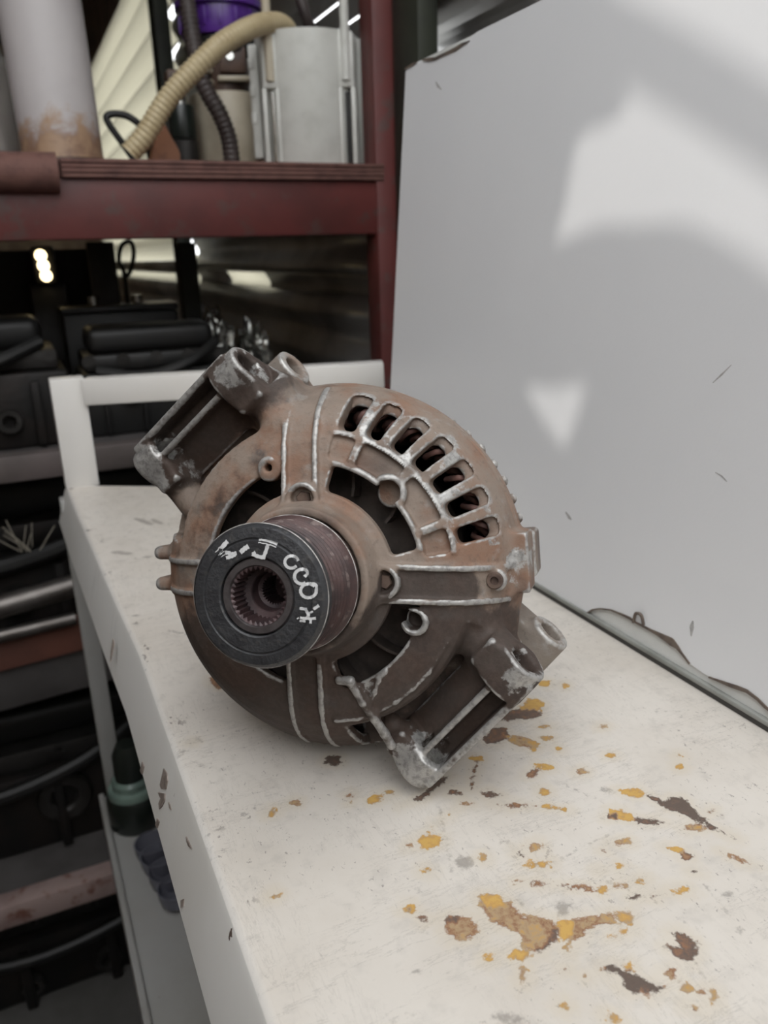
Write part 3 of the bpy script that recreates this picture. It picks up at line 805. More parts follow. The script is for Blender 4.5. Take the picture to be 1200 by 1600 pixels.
# rounded wooden end piece left of the plywood
MB().tube([(x, RY - 0.004, (at(40, 247, Y=RY).z + at(40, 292, Y=RY).z) / 2) for x in (-0.30, -0.1, lx0 - 0.004)], 0.0205, 18).build('round_rail', M['plywood'], rack)
rbox('post', at(284, 470, Y=1.33).x, at(311, 470, Y=1.33).x, 1.315, 1.345, g0 - 0.02, bz0, M['green_post'])
# lower shelves of the rack, seen beside and under the bench
g = [at(0, 716, Y=RY).z, at(0, 757, Y=RY).z]
rbox('shelf_bar', -0.30, 0.448, RY, RY + 0.025, g[1], g[0], M['grey_bar'])
p0 = at(0, 985, Y=RY).z; p1 = at(0, 1030, Y=RY).z; p2 = at(0, 1100, Y=RY).z
MB().bar((-0.30, RY - 0.02, (p0 + p1) / 2 - 0.014), (0.40, RY + 0.02, (p0 + p1) / 2 + 0.010), 0.03, abs(p0 - p1), bev=0.002).build('plank', M['plank'], rack)
MB().bar((-0.30, RY - 0.01, (p1 + p2) / 2 - 0.012), (0.40, RY + 0.03, (p1 + p2) / 2 + 0.008), 0.03, abs(p1 - p2) * 0.94, bev=0.002).build('plank', M['grey_plank'], rack)
k0 = at(0, 1421, Y=RY - 0.02).z; k1 = at(0, 1456, Y=RY - 0.02).z
rbox('shelf_bar', -0.32, 0.40, RY - 0.02, RY + 0.01, k1, k0, M['pink_bar'])
rbox('shelf_board', -0.32, 0.44, RY + 0.012, RY + 0.33, k1 + 0.004, k0 - 0.004, M['grey_plank'])
rbox('shelf_board', -0.30, 0.448, RY + 0.027, RY + 0.33, g[1] + 0.004, g[0] - 0.006, M['grey_plank'])
rbox('shelf_board', -0.30, 0.42, RY + 0.04, RY + 0.33, p2 + 0.005, p2 + 0.022, M['grey_plank'])
rbox('shade_backing', -0.52, at(150, 450, Y=1.35).x, RY + 0.35, RY + 0.362, FLOOR, bz0 - 0.005, M['shade_black'], 0)  # near-black sheet added to paint in shade behind the shelves
rbox('shade_backing', at(150, 450, Y=1.35).x, 0.449, RY + 0.35, RY + 0.362, FLOOR, 0.04, M['shade_black'], 0)


# ------------------------------------------------------------------ things on the red shelf
def base(px, Y): return Vector((at(px, 245, Y=Y).x, Y, SZ))
# rusty white tin
dx = (at(163, 240, Y=1.09).x - at(33, 240, Y=1.09).x) / 2
r = abs(dx)
tin = empty('tin_canister', (at(99, 243, Y=1.09).x, 1.09, SZ + 0.0012), 'tall pale cylindrical tin with rusted foot at the left end of the red shelf', 'canister')
LOCAL_FRAME.add(tin.name)
tin.rotation_euler = (0, R_(-1.0), 0)
H = 0.30
MB().lathe([(0.0, 0.004), (r * 0.90, 0.004), (r * 0.93, 0.0), (r * 0.985, 0.0), (r, 0.004), (r * 0.985, 0.009), (r * 0.975, 0.012), (r * 0.985, 0.1), (r * 0.985, H - 0.01), (r, H - 0.005), (r * 0.97, H), (0, H - 0.004)], n=56).build('body', M['rusty_tin'], tin)
MB().lathe([(r * 1.0, -0.0005), (r * 1.012, 0.001), (r * 1.012, 0.004), (r * 1.0, 0.0055)], n=56, closed=True).build('bottom_rim', M['brown_part'], tin)

# clear plastic jar squeezed in left of the tin
x0 = at(6, 245, Y=1.19).x
jar = empty('plastic_jar', (x0, 1.20, SZ), 'clear plastic jar with a brown lower half left of the tall tin', 'jar')
LOCAL_FRAME.add(jar.name)
MB().lathe([(0, 0.001), (0.030, 0.001), (0.033, 0.006), (0.033, 0.115), (0.027, 0.130), (0.016, 0.138), (0.016, 0.160), (0.0145, 0.160), (0.0145, 0.137), (0.0255, 0.128), (0.0315, 0.114), (0.0315, 0.006), (0, 0.003)], n=32).build('jar_body', M['clear_plastic'], jar)
MB().lathe([(0, 0.0035), (0.031, 0.0065), (0.031, 0.066), (0, 0.066)], n=32).build('contents', M['brown_part'], jar)
MB().lathe([(0, 0.150), (0.0185, 0.150), (0.0185, 0.170), (0.017, 0.172), (0, 0.172)], n=28).build('lid', M['black_plastic'], jar)

# white fuel pump module: tub with two guide rods and slotted side channels
pc = base(487, 1.085); pr = (at(566, 200, Y=1.11).x - at(408, 200, Y=1.11).x) / 2
fp = empty('fuel_pump_module', (at(488, 245, Y=1.11).x, 1.11, SZ), 'white plastic pump tub with two guide rods beside the red post', 'fuel pump')
LOCAL_FRAME.add(fp.name)
ph = at(487, 64, Y=1.11).z - SZ
yaw = math.atan2(fp.location.x, fp.location.y)
fp.rotation_euler = (0, 0, -yaw)               # local -Y faces the bench
ri = pr * 0.93
MB().lathe([(0, 0.002), (ri * 0.98, 0.002), (ri, 0.005), (ri, ph - 0.001), (ri * 0.985, ph), (ri * 0.93, ph), (ri * 0.93, 0.012), (0, 0.012)], n=64).build('tub', M['pump_white'], fp)
for sx in (-1, 1):
    ax_ = -pr * 0.66 if sx < 0 else pr * 0.66; ay_ = -math.sqrt(max(ri * ri - ax_ * ax_, 0)) - 0.002
    # twin rails of the guide channel, with the open slot between them
    for d in (-0.0085, 0.0085):
        mb = MB(); mb.box((ax_ + d, ay_, ph * 0.30), (0.006, 0.012, ph * 0.585), bev=0.0012); mb.build('channel_rail', M['pump_white'], fp)
    mb = MB(); mb.box((ax_, ay_, ph * 0.79), (0.021, 0.011, ph * 0.40), bev=0.003); mb.build('guide_sleeve', M['pump_white'], fp)
    mb = MB(); mb.cyl((ax_, ay_ - 0.004, ph * 0.64), (ax_, ay_ - 0.004, ph * 1.62), 0.0058, n=16); mb.build('guide_rod', M['pump_cream'] if sx < 0 else M['pump_white'], fp)
    mb = MB(); mb.cyl((ax_ + 0.0015, ay_ - 0.0005, ph * 0.02), (ax_ + 0.0015, ay_ - 0.0005, ph * 0.56), 0.0032, n=12); mb.build('steel_rod', M['chrome'] if sx < 0 else M['dark_steel'], fp)
    mb = MB(); mb.cyl((ax_, ay_ - 0.004, ph * 1.36), (ax_, ay_ - 0.004, ph * 1.39), 0.0072, n=16); mb.build('rod_clip', M['foil'], fp)
mb = MB(); mb.box((-pr * 0.96, -0.012, ph * 0.52), (0.012, 0.032, ph * 0.84), bev=0.002); mb.build('side_rib', M['pump_white'], fp)
mb = MB(); mb.box((pr * 0.955, -0.012, ph * 0.50), (0.014, 0.030, ph * 0.96), bev=0.004); mb.build('side_rib', M['pump_white'], fp)
for k in range(3):
    mb = MB(); mb.box((-pr * 1.0, -0.024, ph * (0.40 + 0.2 * k)), (0.008, 0.012, 0.014), bev=0.002); mb.build('catch', M['pump_white'], fp)
mb = MB(); mb.cyl((0.006, 0.01, 0.013), (0.006, 0.01, ph * 0.93), 0.026, n=28); mb.build('pump_core', M['engine_grey'], fp)

# cream fuel pump with the purple ring, behind the white tub
YB = 1.20
fb = empty('fuel_pump', (at(362, 245, Y=YB).x, YB, SZ), 'cream fuel pump with a bright purple locking ring', 'fuel pump')
LOCAL_FRAME.add(fb.name)
rr = (at(425, 200, Y=YB).x - at(314, 200, Y=YB).x) / 2
zt = lambda py: at(362, py, Y=YB).z - SZ
fb.rotation_euler = (0, 0, -math.atan2(fb.location.x, YB))
MB().lathe([(0, 0.001), (rr * 0.93, 0.001), (rr * 0.95, 0.004), (rr, zt(156)), (rr * 0.96, zt(152)), (rr * 0.90, zt(152)), (rr * 0.88, 0.01), (0, 0.01)], n=48).build('cup', M['pump_cream'], fb)
MB().lathe([(0, zt(232)), (rr * 0.66, zt(232)), (rr * 0.66, zt(95)), (0, zt(95))], n=32).build('pump_body', M['brown_part'], fb)
MB().lathe([(rr * 0.2, zt(92)), (rr * 0.95, zt(92)), (rr * 1.0, zt(80)), (rr * 0.98, zt(70)), (rr * 0.2, zt(70))], n=48).build('flange', M['black_plastic'], fb)
mb = MB(); mb.lathe([(rr * 0.75, zt(66)), (rr * 1.02, zt(66)), (rr * 1.06, zt(58)), (rr * 1.05, zt(24)), (rr * 1.18, zt(22)), (rr * 1.18, zt(12)), (rr * 0.75, zt(12))], n=56, closed=True)
mb.build('locking_ring', M['purple'], fb)
for k in range(16):
    an = 2 * PI * k / 16
    MB().box((math.cos(an) * rr * 1.07, math.sin(an) * rr * 1.07, zt(42)), (0.004, 0.005, zt(28) - zt(56)), Matrix.Rotation(an, 3, 'Z'), 0.001).build('grip_rib', M['purple'], fb)
MB().lathe([(0, zt(12)), (rr * 0.74, zt(12)), (rr * 0.74, zt(-8)), (rr * 0.5, zt(-16)), (0, zt(-16))], n=40).build('cap', M['clear_plastic'], fb)
for k in range(3):                                # spring-like coils and bracket under the ring
    z = zt(118 + 17 * k)
    MB().torus((-rr * 0.52, -rr * 0.55, z), (0.15, 0, 1), 0.0085, 0.0036, 20, 8).build('coil', M['pump_cream'], fb)
MB().box((rr * 0.22, -rr * 0.72, zt(104)), (0.036, 0.012, 0.032), bev=0.003).build('bracket', M['brown_part'], fb)
MB().cyl((rr * 0.16, -rr * 0.72 - 0.006, zt(100)), (rr * 0.16, -rr * 0.72 - 0.009, zt(100)), 0.005, n=16).build('screw', M['foil'], fb)
MB().box((rr * 0.22, -rr * 0.70, zt(132)), (0.042, 0.010, 0.007), bev=0.002).build('bracket', M['pump_cream'], fb)

# cream corrugated hose arching over the shelf
def ringed(path, r, pitch, depth, n=12):
    pts = spline(path, 24); mb = MB()
    L = [0.0]
    for a_, b_ in zip(pts[:-1], pts[1:]): L.append(L[-1] + (b_ - a_).length)
    N = int(L[-1] / pitch * 4); ss = np.linspace(0, L[-1], N)
    P = [Vector([float(np.interp(s, L, [p[i] for p in pts])) for i in range(3)]) for s in ss]
    mb.tube(P, r, n, rf=lambda i, N_: r - depth * (0.5 - 0.5 * math.cos(2 * PI * ss[i] / pitch)))
    return mb
hp = [at(205, 252, Y=1.045), at(226, 212, Y=1.04), at(262, 155, Y=1.035), at(300, 112, Y=1.03), at(345, 70, Y=1.03), at(395, 42, Y=1.055), at(430, 36, Y=1.085), at(447, 44, Y=1.10), at(448, 54, Y=1.115)]
hp[0].z = SZ + 0.012
hose = ringed(hp, 0.0128, 0.0062, 0.0018, 14).build('corrugated_hose', M['cream_hose'], None, 60)
tag(hose, 'cream corrugated hose arching from the shelf over the white pump tub', 'hose')
dh = [at(288, -30, Y=1.14), at(298, 40, Y=1.13), at(308, 95, Y=1.12), at(322, 140, Y=1.115), at(343, 178, Y=1.11), at(357, 215, Y=1.11), at(362, 243, Y=1.11)]
dh[-1].z = SZ + 0.010
h2 = ringed(dh, 0.0112, 0.0065, 0.0014, 12).build('ribbed_hose', M['brown_rubber'], None, 60)
tag(h2, 'dark brown ribbed hose hanging down behind the cream hose', 'hose')
d3 = [at(462, -30, Y=1.14), at(470, 0, Y=1.13), at(480, 30, Y=1.13), at(489, 55, Y=1.14), at(492, 75, Y=1.15)]
h3 = MB().tube(spline(d3, 8), 0.0075, 12).build('rubber_hose', M['brown_rubber'], None, 60)
tag(h3, 'short dark hose dropping behind the white tub near the red post', 'hose')
# black cable loop
cl = [at(214, 246, Y=1.10), at(190, 222, Y=1.10), at(171, 195, Y=1.10), at(167, 182, Y=1.10), at(180, 178, Y=1.10), at(200, 182, Y=1.10), at(218, 195, Y=1.10), at(228, 212, Y=1.11), at(236, 240, Y=1.13)]
cl[0].z = SZ + 0.004; cl[-1].z = SZ + 0.004
o = MB().tube(spline(cl, 8), 0.0042, 10).build('cable_loop', M['black_plastic'], None, 60)
tag(o, 'black cable loop standing on the shelf beside the tall tin', 'cable')
# orange wedge, and small dark cap
mb = MB(); P = [at(232, 246, Y=1.09), at(250, 192, Y=1.09), at(256, 190, Y=1.09), at(282, 238, Y=1.09), at(281, 246, Y=1.09)]
P[0].z = P[-1].z = SZ + 0.0005
mb.prism(P, (0.0, 0.03, 0)); bmesh.ops.bevel(mb.bm, geom=mb.bm.edges[:], offset=0.002, segments=2, affect='EDGES')
o = mb.build('plastic_wedge', M['orange_part']); tag(o, 'small orange-brown wedge shaped piece leaning at the foot of the cream hose', 'wedge')
YC = 1.16
sen = empty('sensor', (at(290, 240, Y=YC).x, YC, SZ), 'small dark green black capped sensor standing between hose and cream pump', 'sensor')
LOCAL_FRAME.add(sen.name)
zc = lambda py: at(290, py, Y=YC).z - SZ
rc = (at(312, 200, Y=YC).x - at(270, 200, Y=YC).x) / 2
MB().lathe([(0, 0), (rc * 1.02, 0), (rc * 1.02, zc(222)), (rc * 0.8, zc(220)), (0, zc(220))], n=28).build('foot', M['engine_grey'], sen)
MB().lathe([(0, zc(219)), (rc * 0.96, zc(219)), (rc, zc(215)), (rc, zc(170)), (rc * 0.94, zc(166)), (0, zc(166))], n=28).build('cap', M['bottle_black'], sen)
MB().lathe([(0, zc(165.5)), (rc * 0.62, zc(165.5)), (rc * 0.60, zc(148)), (0, zc(145))], n=24).build('terminal', M['foil'], sen)
MB().box((-rc * 0.1, 0, zc(128)), (rc * 1.7, rc * 1.5, zc(112) - zc(144)), bev=0.004).build('plug', M['brown_part'], sen)

# ------------------------------------------------------------------ dark engine parts stored on the rack
def engine(name, label, x0, x1, y0, y1, z0, z1, seed, mat='engine', group=None, rings=3, cat='engine part'):
    r = random.Random(seed)
    w, d, h = x1 - x0, y1 - y0, z1 - z0
    e = empty(name, ((x0 + x1) / 2, (y0 + y1) / 2, z0), label, cat, group)
    LOCAL_FRAME.add(e.name)
    mb = MB(); mb.box((0, d * 0.05, h * 0.30), (w, d * 0.82, h * 0.60), bev=min(w, h) * 0.05)
    for k in range(4): mb.box((-w / 2 + w * (k + 0.5) / 4, -d * 0.38, h * 0.28), (w * 0.03, d * 0.10, h * 0.5), bev=0.002)
    mb.build('block', M[mat], e)
    mb = MB(); mb.box((0, d * 0.05, h * 0.68), (w * 0.94, d * 0.70, h * 0.15), bev=min(w, h) * 0.03); mb.build('cylinder_head', M['engine_grey' if r.random() < 0.4 else mat], e)
    mb = MB(); mb.box((0, d * 0.05, h * 0.875), (w * 0.86, d * 0.5, h * 0.25), bev=min(w, h) * 0.085, seg=4); mb.build('valve_cover', M['black_plastic'], e)
    for k in range(rings):
        cx = -w * 0.36 + w * 0.72 * (k + 0.5 + r.uniform(-0.2, 0.2)) / rings; cz = h * r.uniform(0.16, 0.46); q = min(w / rings, h) * r.uniform(0.12, 0.2)
        mb = MB(); mb.lathe([(q * 0.45, 0), (q * 0.45, 0.012), (q * 0.55, 0.016), (q * 0.9, 0.016), (q, 0.011), (q, 0)], (cx, -d * 0.35, cz), (0, -1, 0), 24)
        mb.build('port', M['engine_grey'], e)
    for k in range(rings + 2):
        cx = -w * 0.44 + w * 0.88 * k / (rings + 1)
        mb = MB(); mb.cyl((cx, -d * 0.30, h * 0.70), (cx, -d * 0.33, h * 0.70), 0.0062, n=6); mb.cyl((cx, -d * 0.295, h * 0.70), (cx, -d * 0.31, h * 0.70), 0.009, n=16)
        mb.build('bolt', M['engine_grey'], e, 30)
    a = [(-w * 0.4, -d * 0.36, h * 0.62), (-w * 0.1, -d * 0.46, h * 0.56), (w * 0.2, -d * 0.44, h * 0.66), (w * 0.42, -d * 0.30, h * 0.82)]
    MB().tube(spline([Vector(p) for p in a], 6), min(0.012, h * 0.05), 10).build('pipe', M['black_plastic'], e)
    return e


SH1 = g[0] - 0.0059                              # first shelf under the red beam
SH2 = p2 + 0.0221
SH3 = k0 - 0.0039
X = lambda px, Y: at(px, 500, Y=Y).x
engine('cylinder_head_assembly', 'dark engine head with ribbed face at the left on the shelf under the red beam', -0.28, X(92, 1.12), 1.04, 1.22, SH1, at(40, 500, Y=1.04).z, 3)
engine('intake_manifold', 'low rounded black engine cover behind the white bench rail', X(112, 1.12), X(345, 1.12), 1.06, 1.22, SH1, at(230, 512, Y=1.06).z, 5, 'black_plastic')
# flat black battery tray with sunlight painted in as a cream plate on one end
YT = 1.27
tz = at(170, 476, Y=YT).z
tr = empty('battery', ((X(96, YT) + X(272, YT)) / 2, YT, SH1), 'flat topped black battery case with a pale end coloured as sunlit', 'battery')
wb = X(272, YT) - X(96, YT); LOCAL_FRAME.add(tr.name)
MB().box((0, 0, (tz - SH1) * 0.47), (wb, 0.075, (tz - SH1) * 0.94), bev=0.004).build('case', M['black_plastic'], tr)
MB().box((0, 0, (tz - SH1) * 0.97), (wb * 1.02, 0.078, (tz - SH1) * 0.06), bev=0.003).build('lid', M['dark_steel'], tr)
MB().box((wb * 0.375, 0.0, (tz - SH1) + 0.0006), (wb * 0.26, 0.076, 0.0012)).build('sunlit_end', M['pump_cream'], tr)
for k in (-1, 1): MB().cyl((wb * 0.2 * k, 0.02, tz - SH1), (wb * 0.2 * k, 0.02, tz - SH1 + 0.012), 0.008, n=16).build('terminal', M['foil'], tr)
# dark holder with three glowing dots, added to paint in bright glints
YL = 1.30
glintz = at(70, 450, Y=YL).z
lm = empty('glint_cluster', (at(70, 415, Y=YL).x, YL, SH1), 'dark holder with a column of three small glowing dots added as glints', 'glint')
LOCAL_FRAME.add(lm.name)
z1_, z2_ = at(70, 445, Y=YL).z - SH1, at(70, 384, Y=YL).z - SH1
MB().box((0, 0.022, (z1_ + z2_) / 2), (0.032, 0.03, z2_ - z1_), bev=0.004).build('housing', M['black_plastic'], lm)
MB().box((0, 0.026, z1_ / 2), (0.05, 0.02, z1_), bev=0.003).build('bracket', M['dark_steel'], lm)
tt = NT('glint_glow'); tt.set((0.9, 0.8, 0.6), 0.3, 0.0, Emission_Color=(1.0, 0.78, 0.42)); tt.b.inputs['Emission Strength'].default_value = 2.2  # emission painted in for glints, not a real light source
for py in (399, 415, 431):
    z = at(70, py, Y=YL).z - SH1; dx_ = (at(66 + (py - 399) * 0.12, py, Y=YL).x - at(70, py, Y=YL).x)
    MB().lathe([(0, 0.0), (0.0075, 0.0), (0.0082, 0.005), (0.005, 0.009), (0, 0.010)], (dx_, 0.007, z), (0, -1, 0), 20).build('glint_dot', tt.m, lm)
# upright grey plate and dark hose loop
YP = 1.31
pz0, pz1 = SH1, at(165, 378, Y=YP).z
o = MB().box(((X(150, YP) + X(192, YP)) / 2, YP, (pz0 + pz1) / 2), (X(192, YP) - X(150, YP), 0.012, pz1 - pz0), bev=0.002).build('steel_plate', M['engine_grey'])
tag(o, 'narrow grey steel plate standing upright under the red beam', 'plate')
lp = [Vector((X(204, 1.29), 1.335, SH1 + 0.006)), at(196, 440, Y=1.335), at(186, 410, Y=1.335), at(190, 384, Y=1.335), at(204, 378, Y=1.335), at(209, 395, Y=1.335), at(205, 420, Y=1.335), at(198, 432, Y=1.338)]
o = MB().tube(spline(lp, 6), 0.0035, 8).build('wire_loop', M['black_plastic'], None, 60); tag(o, 'thin black wire loop beside the upright grey plate', 'wire')
# crumpled silvery wrapping
def crumple(name, c, sx, sy, sz, mat, seed, label):
    bm = bmesh.new(); bmesh.ops.create_icosphere(bm, subdivisions=4, radius=1.0)
    for v in bm.verts:
        n = mnoise.noise(v.co * 2.1 + Vector((seed, 0, 0))) * 0.45 + abs(mnoise.noise(v.co * 5.2 + Vector((seed, 3, 0)))) * 0.35
        v.co *= 0.9 + n
        v.co.x *= sx; v.co.y *= sy; v.co.z *= sz
    lo_ = min(v.co.z for v in bm.verts)
    for v in bm.verts: v.co += Vector((c[0], c[1], c[2] - lo_))
    me = bpy.data.meshes.new(name); bm.to_mesh(me); bm.free()
    return tag(mesh_obj(name, me, mat, None, 25), label, 'wrapping')
crumple('foil_wrapping', (X(338, 1.24), 1.25, SH1), 0.026, 0.03, (at(338, 486, Y=1.25).z - SH1) / 2.1, M['foil'], 4, 'crumpled shiny silver wrapping standing behind the alternator, left of the smaller lump')
crumple('foil_wrapping', (X(396, 1.26), 1.27, SH1), 0.028, 0.03, (at(396, 508, Y=1.27).z - SH1) / 2.1, M['foil'], 9, 'smaller crumpled silver wrapping nearer the red post')
# second level: engine seen under the bench rail, pipes on planks
engine('engine_block', 'dark engine block with round ports below the grey shelf bar', -0.28, X(240, 1.16), 1.06, 1.28, SH2, SH1 - 0.05, 11, 'engine')
for (qa, qb, rr_, lab) in (((-10, 951), (122, 913), 0.0135, 'upper shiny steel pipe lying on the reddish plank left of the bench'), ((-10, 996), (118, 966), 0.0080, 'lower thinner dull steel pipe lying against the reddish plank')):
    a_ = at(*qa, Y=RY - 0.035); b_ = at(*qb, Y=RY - 0.03); d_ = (a_ - b_).normalized()
    o = MB().lathe([(rr_ * 0.8, 0.003), (rr_ * 0.8, 0.0), (rr_, 0.0), (rr_, (a_ - b_).length + 0.2), (rr_ * 0.8, (a_ - b_).length + 0.2)], b_, d_, 28).build('steel_pipe', M['pipe_metal'], None)
    tag(o, lab, 'pipe', 'steel pipes on the plank')
# dry straw
sx0 = at(42, 835, Y=1.03)
mb = MB()
for k in range(9):
    a_ = Vector((sx0.x + random.uniform(-0.012, 0.012), 1.03 + random.uniform(-0.01, 0.01), sx0.z - 0.02)); mb.tube([a_, a_ + Vector((random.uniform(-0.03, 0.03), 0, random.uniform(0.02, 0.05)))], 0.0007, 4)
o = mb.build('straw_tuft', M['straw'], None, 0); tag(o, 'thin tuft of pale straw among the dark engine parts', 'straw', kind='stuff')
# third and fourth levels
engine('gearbox_housing', 'black gearbox housing with ring shaped ports behind the pinkish shelf bar', -0.31, X(168, 1.16), 1.05, 1.27, SH3, SH3 + 0.21, 21, 'engine', rings=2)
engine('engine_block', 'dark engine block on the ground below the pinkish shelf bar', -0.31, X(235, 1.16), 1.02, 1.30, FLOOR, k1 - 0.03, 31, 'engine', rings=4)

# ------------------------------------------------------------------ lower shelf of the bench
bt = empty('bottle', (0.0400, 0.7715, LZ), 'dark bottle with pale green collar standing on the lower shelf by the bench leg', 'bottle')
LOCAL_FRAME.add(bt.name)
q = 0.0278
MB().lathe([(0, 0), (q * 0.92, 0), (q, 0.004), (q, q * 1.30), (q * 0.9, q * 1.45), (0, q * 1.45)], n=40).build('base_cup', M['bottle_black'], bt)
MB().lathe([(0, q * 1.42), (q * 0.92, q * 1.42), (q * 0.94, q * 1.55), (q * 0.88, q * 1.68), (q * 0.74, q * 1.74), (q * 0.74, q * 1.98), (q * 0.64, q * 2.1), (0, q * 2.1)], n=40).build('collar', M['bottle_green'], bt)
MB().lathe([(0, q * 2.05), (q * 0.60, q * 2.05), (q * 0.58, q * 3.1), (q * 0.4, q * 3.5), (0, q * 3.5)], n=36).build('neck', M['bottle_black'], bt)
# bluish plastic tray with rounded cups
t_a = at(222, 1300, Z=LZ); t_b = at(285, 1420, Z=LZ)
ty = empty('plastic_tray', (t_a.x + 0.04, (t_a.y + t_b.y) / 2, LZ), 'translucent bluish plastic tray with rounded cups on the lower shelf', 'tray')
cups = [at(px, py, Z=LZ + 0.012) for px, py in ((234, 1334), (244, 1354), (257, 1378), (272, 1405))]
mb = MB()
P = [(cups[0].x + 0.012, cups[0].y + 0.02), (cups[-1].x + 0.018, cups[-1].y - 0.01), (cups[-1].x + 0.09, cups[-1].y - 0.01), (cups[0].x + 0.10, cups[0].y + 0.02)]
mb.prism([(x, y, LZ + 0.020) for x, y in P], (0, 0, 0.0025)); mb.build('sheet', M['blue_plastic'], ty)
for c in cups:
    for k in range(3):
        MB().lathe([(0.0, 0.0), (0.010, 0.0005), (0.0155, 0.005), (0.0175, 0.013), (0.018, 0.0205), (0.0165, 0.0205), (0.015, 0.012), (0.009, 0.003), (0, 0.002)], (c.x + 0.004 + 0.038 * k, c.y + 0.006, LZ + 0.0002), (0, 0, 1), 20).build('cup', M['blue_plastic'], ty)

# ------------------------------------------------------------------ alternator
# own frame, in mm while modelling: z along the shaft towards the pulley, origin at the front rim, y up the front web
RES = 0.65
AX = Vector((-0.62476745, -0.73844679, 0.25369662))
EX = Vector((0.76342306, -0.64589878, 0.0)); EY = Vector((0.16386234, 0.19367785, 0.96728384))
rc_, rs_ = math.cos(R_(4.5)), math.sin(R_(4.5))
EX, EY = EX * rc_ + EY * rs_, EY * rc_ - EX * rs_
ACEN = Vector((0.11043747, 0.29643212, 0.07528201 + (CAM_H - 0.20208)))
alt = empty('alternator', ACEN, 'rusty dust-coated car alternator with a black pulley lying on the bench', 'alternator')
alt.rotation_euler = Matrix((EX, EY, AX)).transposed().to_euler()
LOCAL_FRAME.add(alt.name)


